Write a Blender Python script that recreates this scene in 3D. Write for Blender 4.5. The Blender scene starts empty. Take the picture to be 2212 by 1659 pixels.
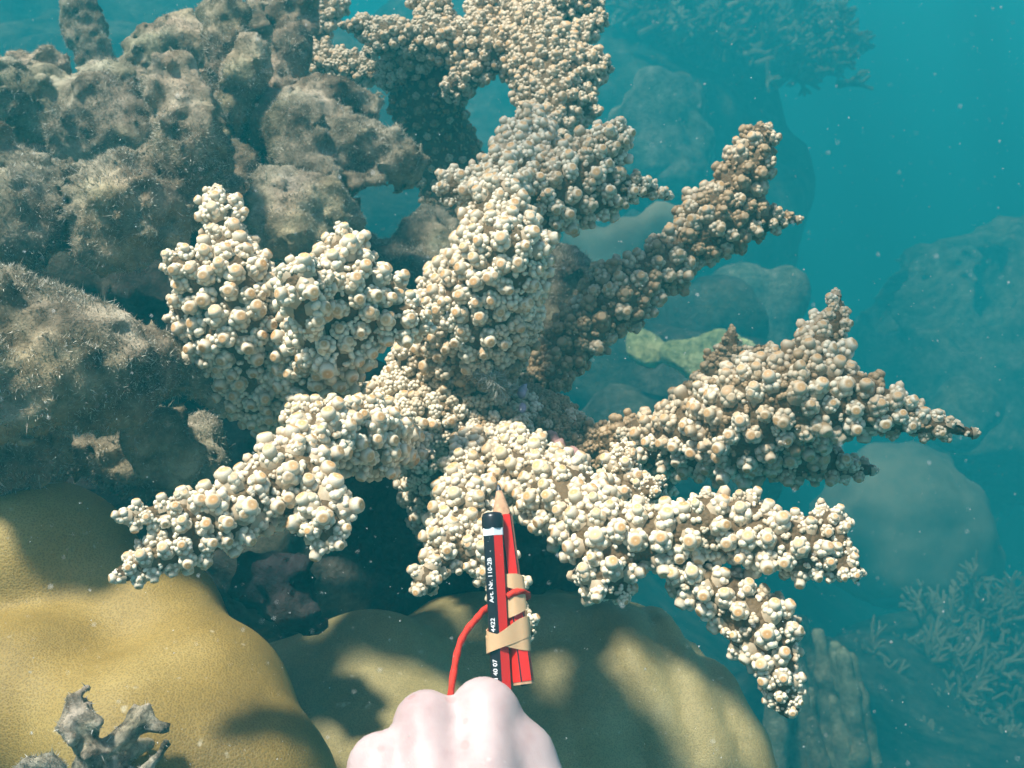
import bpy, math, random
import numpy as np
from mathutils import Vector, Matrix, Quaternion
from mathutils.bvhtree import BVHTree

R = math.radians
random.seed(7)
rng = np.random.default_rng(7)
scene = bpy.context.scene
COL = scene.collection

# ------------------------------------------------------------------ camera, sky, sun, exposure
CAM = np.array([0.0, 0.0, 0.80])
PITCH = R(22.0)
HFOV = R(50.0)
FPX = 1106.0 / math.tan(HFOV / 2)          # photograph measured on a 2212 x 1659 sheet
FWD = np.array([0.0, math.cos(PITCH), -math.sin(PITCH)])
UP = np.array([0.0, math.sin(PITCH), math.cos(PITCH)])
RIGHT = np.array([1.0, 0.0, 0.0])

cam_data = bpy.data.cameras.new('camera')
cam_data.sensor_width = 36.0
cam_data.angle = HFOV
cam_data.clip_start = 0.01
cam_data.dof.use_dof = True
cam_data.dof.focus_distance = 0.47
cam_data.dof.aperture_fstop = 32.0
cam_data.clip_end = 200.0
cam = bpy.data.objects.new('camera', cam_data)
COL.objects.link(cam)
cam.location = CAM
cam.rotation_euler = (R(90) - PITCH, 0, 0)
scene.camera = cam

SUN_DIR = np.array([-0.34, -0.10, 0.93]); SUN_DIR /= np.linalg.norm(SUN_DIR)
world = bpy.data.worlds.new('World'); scene.world = world
world.use_nodes = True
wn = world.node_tree.nodes; wl = world.node_tree.links
bg = wn['Background']
sky = wn.new('ShaderNodeTexSky'); sky.sky_type = 'NISHITA'; sky.sun_disc = False
sky.sun_elevation = math.asin(SUN_DIR[2])
sky.sun_rotation = math.atan2(SUN_DIR[0], SUN_DIR[1])
wl.new(sky.outputs[0], bg.inputs[0])
bg.inputs[1].default_value = 0.13
sun_data = bpy.data.lights.new('sun', 'SUN'); sun_data.energy = 4.3; sun_data.angle = R(6.0)
sun_data.color = (1.0, 0.965, 0.905)
sun = bpy.data.objects.new('sun', sun_data); COL.objects.link(sun)
sun.rotation_mode = 'QUATERNION'
sun.rotation_quaternion = Vector(SUN_DIR).to_track_quat('Z', 'Y')
sun.location = (-2, -2, 6)

scene.view_settings.view_transform = 'Standard'
scene.view_settings.look = 'None'
scene.view_settings.exposure = 1.08
scene.view_settings.gamma = 1.0
scene.render.engine = 'CYCLES'
scene.cycles.use_denoising = True
scene.cycles.volume_bounces = 0
scene.cycles.adaptive_threshold = 0.03
scene.cycles.max_bounces = 4
scene.cycles.diffuse_bounces = 2
scene.cycles.glossy_bounces = 2
scene.cycles.transparent_max_bounces = 12

# ------------------------------------------------------------------ helpers
def P(px, py, d):
    """a point seen at sheet position (px, py), d metres in front of the lens"""
    return CAM + RIGHT * ((px - 1106.0) / FPX * d) + UP * (-(py - 829.5) / FPX * d) + FWD * d

FAR = 1.45                                 # everything past the colonies stands this much further off than first measured
def far(chains):
    return [[(c[0], c[1], c[2] * FAR, c[3]) for c in ch] for ch in chains]

def PR(rpx, d):
    return rpx * d / FPX

def proj(p):
    q = np.atleast_2d(p) - CAM
    d = q @ FWD
    return 1106 + q @ RIGHT / d * FPX, 829.5 - q @ UP / d * FPX, d

def _h(ix, iy, iz, seed):
    n = (ix * 374761393 + iy * 668265263 + iz * 1274126177 + seed * 974711) & 0xFFFFFFFF
    n = ((n ^ (n >> 13)) * 1274126177) & 0xFFFFFFFF
    n = ((n ^ (n >> 16)) * 2246822519) & 0xFFFFFFFF
    return (n & 0xFFFFFF) / float(0xFFFFFF)

def vnoise(p, seed=0):
    i = np.floor(p).astype(np.int64); f = p - i; u = f * f * (3 - 2 * f)
    x, y, z = i[:, 0], i[:, 1], i[:, 2]
    out = 0
    for dx in (0, 1):
        wx = u[:, 0] if dx else 1 - u[:, 0]
        for dy in (0, 1):
            wy = u[:, 1] if dy else 1 - u[:, 1]
            for dz in (0, 1):
                wz = u[:, 2] if dz else 1 - u[:, 2]
                out = out + wx * wy * wz * _h(x + dx, y + dy, z + dz, seed)
    return out * 2 - 1

def fbm(p, octaves=3, seed=0, gain=0.5):
    a = 1.0; s = 0; t = 0
    for k in range(octaves):
        s = s + a * vnoise(p * (2.03 ** k) + 17.3 * k, seed + k); t += a; a *= gain
    return s / t

def smin(a, b, k):
    h = np.clip(0.5 + 0.5 * (b - a) / k, 0, 1)
    return b * (1 - h) + a * h - k * h * (1 - h)

def seg_sdf(p, a, b, ra, rb):
    ab = b - a; L = float(ab @ ab)
    t = np.clip(((p - a) @ ab) / max(L, 1e-12), 0, 1)
    return np.linalg.norm(p - (a + t[:, None] * ab), axis=1) - (ra + (rb - ra) * t)

def chains_to_segs(chains):
    """chains of (px, py, depth, radius in px) to world segments"""
    out = []
    for ch in chains:
        q = [(P(c[0], c[1], c[2]), PR(c[3], c[2])) for c in ch]
        if len(q) == 1:
            out.append((q[0][0], q[0][0] + 1e-5, q[0][1], q[0][1]))
        for (a, ra), (b, rb) in zip(q[:-1], q[1:]):
            out.append((a, b, ra, rb))
    return out

def segs_sdf(p, segs, k):
    d = None
    for a, b, ra, rb in segs:
        e = seg_sdf(p, a, b, ra, rb)
        d = e if d is None else smin(d, e, k)
    return d

def segs_bounds(segs, pad):
    lo = np.min([np.minimum(a - ra, b - rb) for a, b, ra, rb in segs], axis=0) - pad
    hi = np.max([np.maximum(a + ra, b + rb) for a, b, ra, rb in segs], axis=0) + pad
    return lo, hi

def surface(fn, lo, hi, h):
    """smooth surface of fn(points) = 0 in the box lo..hi (surface nets)"""
    n = np.maximum(np.ceil((hi - lo) / h).astype(int) + 1, 3)
    ax = [lo[i] + h * np.arange(n[i]) for i in range(3)]
    G = np.stack(np.meshgrid(*ax, indexing='ij'), -1).reshape(-1, 3)
    V = np.concatenate([fn(G[i:i + 400000]) for i in range(0, len(G), 400000)]).reshape(n)
    V[0], V[-1], V[:, 0], V[:, -1], V[:, :, 0], V[:, :, -1] = [np.maximum(x, h * .1) for x in (V[0], V[-1], V[:, 0], V[:, -1], V[:, :, 0], V[:, :, -1])]
    S = V < 0
    c = n - 1
    corner = {}
    for i in (0, 1):
        for j in (0, 1):
            for k in (0, 1):
                corner[i, j, k] = (slice(i, i + c[0]), slice(j, j + c[1]), slice(k, k + c[2]))
    cnt = np.zeros(c); pos = np.zeros(tuple(c) + (3,))
    keys = list(corner)
    for a in keys:
        for axis in range(3):
            if a[axis]: continue
            b = list(a); b[axis] = 1; b = tuple(b)
            va, vb = V[corner[a]], V[corner[b]]
            m = (va < 0) != (vb < 0)
            t = np.where(m, va / np.where(m, va - vb, 1), 0)
            for q in range(3):
                pos[..., q] += np.where(m, a[q] + (t if q == axis else 0), 0)
            cnt += m
    act = cnt > 0
    idx = -np.ones(tuple(c), int); idx[act] = np.arange(act.sum())
    cell = np.argwhere(act)
    verts = lo + h * (cell + pos[act] / cnt[act][:, None])
    quads = []
    for axis in range(3):
        sl0 = [slice(None)] * 3; sl1 = [slice(None)] * 3
        sl0[axis] = slice(0, -1); sl1[axis] = slice(1, None)
        s0, s1 = S[tuple(sl0)], S[tuple(sl1)]
        e = np.argwhere(s0 != s1)
        o1, o2 = [(1, 2), (2, 0), (0, 1)][axis]
        ok = (e[:, o1] > 0) & (e[:, o2] > 0) & (e[:, o1] < c[o1]) & (e[:, o2] < c[o2])
        e = e[ok]
        inside0 = s0[tuple(e.T)]
        q = []
        for du, dv in ((-1, -1), (0, -1), (0, 0), (-1, 0)):
            f = e.copy(); f[:, o1] += du; f[:, o2] += dv
            q.append(idx[tuple(f.T)])
        q = np.stack(q, 1)
        q[~inside0] = q[~inside0][:, ::-1]
        quads.append(q)
    return verts, np.concatenate(quads)

def normals_of(fn, v, e=0.0012):
    g = np.stack([fn(v + np.eye(3)[i] * e) - fn(v - np.eye(3)[i] * e) for i in range(3)], 1)
    return g / np.maximum(np.linalg.norm(g, axis=1, keepdims=True), 1e-9)

def make_mesh(name, v, f, mat, col=None, smooth=True):
    me = bpy.data.meshes.new(name)
    v = np.asarray(v, np.float32)
    if isinstance(f, np.ndarray):
        me.vertices.add(len(v)); me.vertices.foreach_set('co', v.ravel())
        k = f.shape[1]
        me.loops.add(f.size); me.loops.foreach_set('vertex_index', f.astype(np.int32).ravel())
        me.polygons.add(len(f)); me.polygons.foreach_set('loop_start', np.arange(0, f.size, k, dtype=np.int32))
        me.update(calc_edges=True); me.validate()
    else:
        me.from_pydata([tuple(x) for x in v], [], f); me.update()
    if col is not None and len(me.vertices) == len(col):
        at = me.color_attributes.new('col', 'FLOAT_COLOR', 'POINT')
        c = np.ones((len(col), 4), np.float32); c[:, :3] = col
        at.data.foreach_set('color', c.ravel())
    me.polygons.foreach_set('use_smooth', np.full(len(me.polygons), smooth))
    me.materials.append(mat)
    return me

def base_of(o):
    while o.parent: o = o.parent
    return np.array(o.location)

def link(name, me, parent=None, origin=None):
    """one mesh object, vertices given in world metres"""
    o = bpy.data.objects.new(name, me); COL.objects.link(o)
    org = base_of(parent) if parent else (np.zeros(3) if origin is None else np.asarray(origin))
    v = np.empty(len(me.vertices) * 3, np.float32); me.vertices.foreach_get('co', v)
    me.vertices.foreach_set('co', (v.reshape(-1, 3) - org.astype(np.float32)).ravel()); me.update()
    if parent: o.parent = parent
    else: o.location = org
    return o

def thing(name, label, cat, loc, group=None):
    o = bpy.data.objects.new(name, None); COL.objects.link(o)
    o.empty_display_size = 0.05
    o.location = tuple(float(x) for x in loc)
    return tag(o, label, cat, group)

def tag(o, label, cat, group=None):
    o['label'] = label; o['category'] = cat
    if group: o['group'] = group
    return o

# ------------------------------------------------------------------ materials
def new_mat(name):
    m = bpy.data.materials.new(name); m.use_nodes = True
    return m, m.node_tree.nodes, m.node_tree.links, m.node_tree.nodes['Principled BSDF']

def ramp(n, stops):
    r = n.new('ShaderNodeValToRGB'); el = r.color_ramp.elements
    while len(el) < len(stops): el.new(0.5)
    for e, (p, c) in zip(el, stops):
        e.position = p; e.color = (*c, 1)
    return r

def noise_node(n, l, scale, detail=4, rough=0.55, coord=None):
    t = n.new('ShaderNodeTexNoise'); t.inputs['Scale'].default_value = scale
    t.inputs['Detail'].default_value = detail; t.inputs['Roughness'].default_value = rough
    if coord is not None: l.new(coord, t.inputs['Vector'])
    return t

def obj_coord(n):
    return n.new('ShaderNodeTexCoord').outputs['Object']

def add_bump(n, l, b, height, strength, dist):
    bp = n.new('ShaderNodeBump'); bp.inputs['Strength'].default_value = strength
    bp.inputs['Distance'].default_value = dist
    l.new(height, bp.inputs['Height']); l.new(bp.outputs[0], b.inputs['Normal'])
    return bp

def mix_mul(n, l, a, b_sock, fac=1.0, mode='MULTIPLY'):
    m = n.new('ShaderNodeMix'); m.data_type = 'RGBA'; m.blend_type = mode
    m.inputs[0].default_value = fac
    l.new(a, m.inputs[6]); l.new(b_sock, m.inputs[7])
    return m.outputs[2]

def simple(name, colr, rough=0.5, spec=0.4, noise=None, amount=0.25):
    m, n, l, b = new_mat(name)
    b.inputs['Roughness'].default_value = rough
    b.inputs['Specular IOR Level'].default_value = spec
    if noise:
        t = noise_node(n, l, noise, 4, 0.6, obj_coord(n))
        c = np.array(colr)
        r = ramp(n, [(0.3, tuple(c * (1 - amount))), (0.7, tuple(np.minimum(c * (1 + amount), 1)))])
        l.new(t.outputs[0], r.inputs[0]); l.new(r.outputs[0], b.inputs['Base Color'])
    else:
        b.inputs['Base Color'].default_value = (*colr, 1)
    return m

def attr_mat(name, rough=0.6, spec=0.3, nscale=400, bump=0.0):
    m, n, l, b = new_mat(name)
    a = n.new('ShaderNodeAttribute'); a.attribute_name = 'col'
    t = noise_node(n, l, nscale, 3, 0.6, obj_coord(n))
    r = ramp(n, [(0.25, (0.80, 0.78, 0.75)), (0.75, (1.0, 1.0, 1.0))])
    l.new(t.outputs[0], r.inputs[0])
    l.new(mix_mul(n, l, a.outputs['Color'], r.outputs[0]), b.inputs['Base Color'])
    b.inputs['Roughness'].default_value = rough
    b.inputs['Specular IOR Level'].default_value = spec
    if bump: add_bump(n, l, b, t.outputs[0], bump, 0.001)
    return m

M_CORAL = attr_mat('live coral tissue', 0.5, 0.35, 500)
M_TURF = attr_mat('filamentous algae', 0.9, 0.1, 60)

def m_body():
    m, n, l, b = new_mat('brown coral tissue')
    c = obj_coord(n)
    t = noise_node(n, l, 60, 5, 0.6, c)
    r = ramp(n, [(0.3, (0.075, 0.046, 0.021)), (0.55, (0.135, 0.086, 0.040)), (0.8, (0.22, 0.15, 0.075))])
    l.new(t.outputs[0], r.inputs[0]); l.new(r.outputs[0], b.inputs['Base Color'])
    v = n.new('ShaderNodeTexVoronoi'); v.inputs['Scale'].default_value = 420; l.new(c, v.inputs['Vector'])
    add_bump(n, l, b, v.outputs['Distance'], 0.7, -0.0015)
    b.inputs['Roughness'].default_value = 0.7; b.inputs['Specular IOR Level'].default_value = 0.2
    return m
M_BODY = m_body()

def m_dead(name, tones, bs=0.004, scale=1.0):
    m, n, l, b = new_mat(name)
    c = obj_coord(n)
    t = noise_node(n, l, 22 * scale, 8, 0.68, c)
    r = ramp(n, [(0.36, tones[0]), (0.46, tones[1]), (0.55, tones[2]), (0.66, tones[3])])
    l.new(t.outputs[0], r.inputs[0])
    t2 = noise_node(n, l, 9 * scale, 3, 0.6, c)
    r2 = ramp(n, [(0.40, (1, 1, 1)), (0.62, (0.94, 0.80, 0.78)), (0.70, (1, 1, 1))])
    l.new(t2.outputs[0], r2.inputs[0])
    t4 = noise_node(n, l, 95 * scale, 5, 0.7, c)
    r4 = ramp(n, [(0.36, (0.58, 0.56, 0.53)), (0.5, (0.92, 0.91, 0.89)), (0.64, (1.18, 1.17, 1.14))])
    l.new(t4.outputs[0], r4.inputs[0])
    t5 = noise_node(n, l, 14 * scale, 2, 0.5, c)
    r5_ = ramp(n, [(0.45, (1.0, 1.0, 1.0)), (0.65, (0.95, 1.0, 0.86))])
    l.new(t5.outputs[0], r5_.inputs[0])
    base = mix_mul(n, l, mix_mul(n, l, r.outputs[0], r2.outputs[0]), r4.outputs[0])
    l.new(mix_mul(n, l, base, r5_.outputs[0]), b.inputs['Base Color'])
    t3 = noise_node(n, l, 160 * scale, 6, 0.7, c)
    add_bump(n, l, b, t3.outputs[0], 0.9, bs)
    b.inputs['Roughness'].default_value = 0.95; b.inputs['Specular IOR Level'].default_value = 0.1
    return m
M_DEAD = m_dead('algae covered skeleton', [(0.08, 0.064, 0.040), (0.22, 0.18, 0.12), (0.37, 0.31, 0.215), (0.55, 0.475, 0.345)])
M_ROCK = m_dead('overgrown reef rock', [(0.05, 0.045, 0.033), (0.13, 0.115, 0.085), (0.22, 0.195, 0.145), (0.34, 0.30, 0.23)])
M_UNDER = m_dead('rubble darkened for shade', [(0.02, 0.018, 0.014), (0.045, 0.04, 0.032), (0.08, 0.07, 0.055), (0.13, 0.115, 0.09)])  # rock tones darkened to stand in for shade beneath the branches
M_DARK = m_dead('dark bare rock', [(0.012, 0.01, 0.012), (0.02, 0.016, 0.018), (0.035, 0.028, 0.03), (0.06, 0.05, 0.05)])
M_PALE = m_dead('pale broken skeleton', [(0.10, 0.085, 0.06), (0.36, 0.31, 0.22), (0.56, 0.49, 0.36), (0.74, 0.66, 0.50)], 0.002, 3.0)
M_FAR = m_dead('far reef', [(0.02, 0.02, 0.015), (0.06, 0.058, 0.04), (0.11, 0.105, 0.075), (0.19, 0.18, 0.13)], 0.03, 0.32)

def m_porites(name, tones, cell=1050):
    m, n, l, b = new_mat(name)
    c = obj_coord(n)
    t = noise_node(n, l, 11, 4, 0.55, c)
    r = ramp(n, [(0.32, tones[0]), (0.5, tones[1]), (0.68, tones[2])])
    l.new(t.outputs[0], r.inputs[0])
    v = n.new('ShaderNodeTexVoronoi'); v.inputs['Scale'].default_value = cell; l.new(c, v.inputs['Vector'])
    vr = ramp(n, [(0.0, (0.62, 0.56, 0.50)), (0.35, (0.9, 0.88, 0.85)), (0.6, (1.12, 1.10, 1.05))])
    l.new(v.outputs['Distance'], vr.inputs[0])
    cc = mix_mul(n, l, r.outputs[0], vr.outputs[0])
    sp = noise_node(n, l, 130, 2, 0.5, c)
    sr = ramp(n, [(0.70, (0, 0, 0)), (0.78, (1, 1, 1))])
    l.new(sp.outputs[0], sr.inputs[0])
    mx = n.new('ShaderNodeMix'); mx.data_type = 'RGBA'
    fm = n.new('ShaderNodeMath'); fm.operation = 'MULTIPLY'; fm.inputs[1].default_value = 0.45
    l.new(sr.outputs[0], fm.inputs[0]); l.new(fm.outputs[0], mx.inputs[0])
    l.new(cc, mx.inputs[6]); mx.inputs[7].default_value = (0.62, 0.55, 0.38, 1)
    l.new(mx.outputs[2], b.inputs['Base Color'])
    add_bump(n, l, b, v.outputs['Distance'], 0.3, 0.0009)
    b.inputs['Roughness'].default_value = 0.6; b.inputs['Specular IOR Level'].default_value = 0.25
    return m
M_POR1 = m_porites('yellow massive coral', [(0.155, 0.102, 0.025), (0.255, 0.17, 0.042), (0.35, 0.25, 0.082)])
M_POR2 = m_porites('olive massive coral', [(0.20, 0.155, 0.06), (0.31, 0.25, 0.11), (0.40, 0.34, 0.19)])

# ------------------------------------------------------------------ seabed, reef behind
def seabed_z(x, y):
    p = np.stack([x, y, np.zeros_like(x)], -1)
    z = -0.45 - 0.75 / (1 + np.exp(-(x - 0.35) * 3.2)) - 1.2 / (1 + np.exp(-(x - 1.9) * 1.6)) - 0.30 * np.clip(y - 2.0, 0, 7)
    z = z - 1.4 / (1 + np.exp(-(x - 3.6) * 1.2))
    z = z + 0.10 * fbm(p * 2.2, 4, 5) + 0.035 * fbm(p * 9, 3, 9)
    return z

def sheet(xs, ys, zf):
    X, Y = np.meshgrid(xs, ys, indexing='ij')
    Z = zf(X.ravel(), Y.ravel())
    v = np.stack([X.ravel(), Y.ravel(), Z], 1)
    nx, ny = len(xs), len(ys)
    i = np.arange(nx * ny).reshape(nx, ny)
    f = np.stack([i[:-1, :-1].ravel(), i[1:, :-1].ravel(), i[1:, 1:].ravel(), i[:-1, 1:].ravel()], 1)
    return v, f

def stretch(lo, hi, n, c=0.0, pw=2.2):
    t = np.linspace(-1, 1, n); s = np.sign(t) * np.abs(t) ** pw
    return np.where(s < 0, c + s * (c - lo), c + s * (hi - c))

v, f = sheet(stretch(-14, 14, 200), stretch(-8, 18, 220, 2.0), seabed_z)
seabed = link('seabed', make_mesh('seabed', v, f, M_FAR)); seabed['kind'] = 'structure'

print('setting done')

# ------------------------------------------------------------------ turf algae on dead surfaces
def turf(parent, v, fq, nrm, count, lmin, lmax, seed, tones, lean=(-0.25, -0.1, 0.25), width=0.00021):
    r = np.random.default_rng(seed)
    tri = np.concatenate([fq[:, [0, 1, 2]], fq[:, [0, 2, 3]]])
    A, B, C = v[tri[:, 0]], v[tri[:, 1]], v[tri[:, 2]]
    ar = np.linalg.norm(np.cross(B - A, C - A), axis=1); pr = ar / ar.sum()
    ti = r.choice(len(tri), count, p=pr)
    a, b = r.random(count), r.random(count); m = a + b > 1; a[m] = 1 - a[m]; b[m] = 1 - b[m]
    p = A[ti] + a[:, None] * (B - A)[ti] + b[:, None] * (C - A)[ti]
    n = nrm[tri[ti, 0]]
    patch = fbm(p * 45, 2, seed) * 0.5 + 0.5
    keep = r.random(count) < np.clip(patch * 1.9 - 0.35, 0.12, 1)
    p, n, patch = p[keep], n[keep], patch[keep]; count = len(p)
    L = (lmin + (lmax - lmin) * r.random(count) ** 2.0) * (0.55 + 0.75 * patch) * np.where(r.random(count) < .02, 2.2, 1.0)
    d1 = n + r.normal(0, 0.42, (count, 3)); d1 /= np.linalg.norm(d1, axis=1, keepdims=True)
    d2 = d1 + np.array(lean) * r.random((count, 1)) * 1.6 + r.normal(0, 0.55, (count, 3)); d2 /= np.linalg.norm(d2, axis=1, keepdims=True)
    side = np.cross(d1, r.normal(0, 1, (count, 3))); side /= np.linalg.norm(side, axis=1, keepdims=True)
    w = width * (0.6 + 0.9 * r.random((count, 1)))
    p0 = p - n * 0.0006
    p1 = p0 + d1 * L[:, None] * 0.5
    p2 = p1 + d2 * L[:, None] * 0.5
    vv = np.stack([p0 - side * w, p0 + side * w, p2], 1).reshape(-1, 3)
    ff = np.arange(count * 3).reshape(-1, 3)
    T = np.array(tones)
    ci = r.integers(0, len(T), count)
    cc = T[ci] * (0.7 + 0.6 * r.random((count, 1)))
    me = make_mesh('turf_algae', vv, ff, M_TURF, np.repeat(cc, 3, 0), smooth=False)
    ob = link('turf_algae', me, parent); ob['kind'] = 'stuff'
    return ob

TURF_TONES = [(0.42, 0.38, 0.28), (0.52, 0.48, 0.37), (0.30, 0.26, 0.18), (0.64, 0.60, 0.49), (0.18, 0.155, 0.10), (0.36, 0.30, 0.235)]

def lumpy(segs, k, amp, freq, seed, amp2=0.0, freq2=120):
    def fn(p):
        d = segs_sdf(p, segs, k)
        d = d - amp * fbm(p * freq, 3, seed)
        if amp2: d = d - amp2 * fbm(p * freq2, 2, seed + 50) - amp2 * .55 * (.5 - np.abs(vnoise(p * freq2 * 2.6, seed + 70)))
        return d
    return fn

def dead_part(root, chains, seed, h=0.0029, amp=0.006, k=0.011, turf_n=9000, mat=None, amp2=0.0092, lmax=0.0044, name='branch', tones=TURF_TONES):
    segs = [(a, b, ra * .93, rb * .93) for a, b, ra, rb in chains_to_segs(chains)]
    fn = lumpy(segs, k, amp, 34, seed, amp2, 88)
    lo, hi = segs_bounds(segs, amp + 0.012)
    v, q = surface(fn, lo, hi, h)
    o = link(name, make_mesh(name, v, q, mat or M_DEAD), root)
    if turf_n:
        turf(o, v, q, normals_of(fn, v), int(turf_n * 3.4), 0.0012, lmax, seed, tones)
    return o

root = thing('dead_coral', 'large dead branching coral coated in shaggy grey-brown algae, behind the white corals', 'dead coral', P(300, 560, .70))
dead_part(root, [[(-60, 190, .74, 78), (60, 215, .75, 72), (170, 240, .75, 70), (260, 250, .74, 72), (330, 300, .72, 50)],
                 [(250, 190, .76, 45), (225, 165, .77, 36)], [(60, 150, .78, 40), (120, 150, .79, 35)],
                 [(180, 300, .74, 60), (300, 300, .73, 55)]], 11, turf_n=24000)
dead_part(root, [[(-70, 290, .62, 60), (20, 370, .63, 62), (90, 430, .64, 80), (190, 430, .65, 75), (290, 400, .66, 70), (400, 360, .68, 85)],
                 [(260, 450, .63, 95), (230, 500, .63, 75), (330, 480, .64, 75)], [(40, 480, .62, 90), (-40, 540, .61, 90)],
                                  [(450, 380, .69, 45), (440, 430, .68, 50)]], 12, turf_n=26000)
dead_part(root, [[(410, 400, .665, 88), (402, 320, .66, 74), (392, 240, .66, 54), (384, 185, .66, 40), (380, 150, .66, 28)]], 10, turf_n=10000, amp=.005)
dead_part(root, [[(290, 190, .83, 44), (330, 110, .85, 50), (390, 80, .86, 52), (450, 110, .85, 50)], [(430, 200, .80, 50), (500, 200, .80, 52), (490, 270, .79, 42)], [(330, 200, .80, 36), (320, 250, .78, 32)]], 13, turf_n=12000)
dead_part(root, [[(498, 190, .79, 42), (490, 100, .795, 38), (484, 30, .80, 40), (480, -25, .81, 36)]], 17, turf_n=6000, amp=.004)
dead_part(root, [[(510, 230, .77, 44), (528, 165, .765, 44), (544, 118, .76, 42)]], 18, turf_n=5000, amp=.004)
dead_part(root, [[(600, 190, .80, 34), (628, 110, .81, 40), (630, 40, .82, 42), (622, -30, .83, 40)]], 14, turf_n=6000, amp=.004)
dead_part(root, [[(575, 110, .88, 34), (566, 30, .88, 34), (560, -30, .89, 32)]], 19, turf_n=4000, amp=.004)
dead_part(root, [[(530, 210, .80, 42), (590, 250, .79, 55), (680, 230, .79, 62), (770, 235, .80, 42)],
                 [(640, 270, .77, 70), (700, 320, .76, 75), (790, 330, .76, 62), (860, 350, .76, 50), (885, 355, .76, 38)],
                 [(660, 350, .75, 75), (740, 390, .75, 55)], [(640, 300, .77, 55), (570, 300, .78, 30)]], 15, turf_n=22000)
dead_part(root, [[(620, 430, .73, 70), (690, 460, .73, 65), (740, 500, .75, 40)], [(560, 420, .72, 50), (620, 500, .70, 70)], [(520, 350, .76, 45), (530, 430, .74, 45)]], 16, turf_n=11000)

root = thing('dead_coral_stump', 'single upright algae-covered coral stump standing apart in the blue water', 'dead coral', P(205, 190, .95))
dead_part(root, [[(240, 210, .93, 30), (200, 110, .94, 38), (183, 55, .95, 44), (182, 35, .95, 42)]], 21, turf_n=5000, amp=.006, name='stump')

root = thing('reef_rock', 'big brown algae-matted rock mass above the yellow smooth coral', 'rock', P(200, 1000, .6))
dead_part(root, [[(-60, 680, .50, 100), (60, 700, .51, 100), (170, 740, .52, 105), (280, 800, .53, 95), (330, 820, .54, 80)],
                 [(-40, 850, .49, 130), (120, 830, .50, 110), (240, 850, .52, 90)], [(60, 960, .55, 110), (-60, 950, .52, 110)]], 31, h=.0035, turf_n=30000, amp=.012, name='rock_mass')
dead_part(root, [[(330, 780, .55, 60), (430, 790, .57, 55), (455, 850, .57, 42)], [(330, 930, .57, 70), (370, 990, .58, 65)], [(240, 980, .6, 90), (420, 980, .62, 80)]], 32, h=.0035, turf_n=12000, amp=.009, name='rock_knob')

root = thing('reef_foundation', 'rock with shade painted dark into its colour, underneath the branching white coral', 'rock', P(800, 1400, .8))
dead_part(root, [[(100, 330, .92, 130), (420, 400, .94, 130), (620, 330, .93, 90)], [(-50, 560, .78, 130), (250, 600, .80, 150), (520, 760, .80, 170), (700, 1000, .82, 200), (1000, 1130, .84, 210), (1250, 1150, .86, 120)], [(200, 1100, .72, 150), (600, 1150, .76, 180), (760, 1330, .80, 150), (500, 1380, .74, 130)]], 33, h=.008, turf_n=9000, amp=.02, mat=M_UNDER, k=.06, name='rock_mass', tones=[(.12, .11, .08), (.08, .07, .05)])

for i, (chs, lab, s) in enumerate([
    ([[(870, 560, .92, 60), (930, 520, .94, 70), (960, 600, .90, 70)], [(760, 560, .9, 50), (880, 600, .88, 60)]], 'low fuzzy rock between the pale double tower and the tall central coral column', 41),
    ([[(1215, 590, .86, 62), (1230, 640, .86, 66), (1210, 720, .86, 60)], [(1180, 690, .88, 70), (1100, 760, .88, 70)]], 'grey rounded rock directly behind the tall central coral column', 42)]):
    root = thing('rock', lab, 'rock', P(*chs[0][1][:3]))
    dead_part(root, chs, s, h=.0045, turf_n=7000, mat=M_ROCK, name='rock_mass', lmax=.007)

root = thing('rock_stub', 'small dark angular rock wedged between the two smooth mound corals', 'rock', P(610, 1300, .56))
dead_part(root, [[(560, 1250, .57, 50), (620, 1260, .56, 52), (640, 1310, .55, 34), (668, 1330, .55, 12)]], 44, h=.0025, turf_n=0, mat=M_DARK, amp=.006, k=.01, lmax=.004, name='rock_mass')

root = thing('coral_fragment', 'ragged pale dead coral fragment lying on the yellow smooth coral', 'coral fragment', P(240, 1690, .42))
dead_part(root, [[(165, 1498, .415, 16), (180, 1490, .415, 14)], [(160, 1505, .415, 13), (178, 1560, .415, 15), (200, 1620, .415, 20), (215, 1690, .415, 34)],
                 [(205, 1570, .412, 10), (188, 1580, .414, 12)],
                 [(215, 1640, .415, 20), (262, 1595, .42, 14), (310, 1555, .425, 15), (345, 1570, .425, 13), (355, 1610, .42, 12), (330, 1650, .42, 14), (280, 1690, .415, 24)],
                 [(270, 1640, .43, 30), (315, 1610, .435, 34)], [(200, 1650, .42, 40), (280, 1690, .42, 44)]], 45, h=.0014, turf_n=500, mat=M_PALE, amp=.0050, amp2=.0058, k=.003, lmax=.003, name='fragment', tones=[(.4, .37, .3), (.5, .47, .4), (.25, .23, .18)])
root = thing('coral_fragment', 'curved pale rim of dead coral at the very bottom corner of the yellow smooth coral', 'coral fragment', P(60, 1700, .40))
dead_part(root, [[(20, 1680, .40, 12), (60, 1652, .40, 10), (105, 1645, .40, 10), (125, 1665, .40, 9), (130, 1700, .4, 12)]], 46, h=.0014, turf_n=400, mat=M_PALE, amp=.002, amp2=.001, k=.004, lmax=.003, name='fragment')
print('dead coral done')

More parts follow.
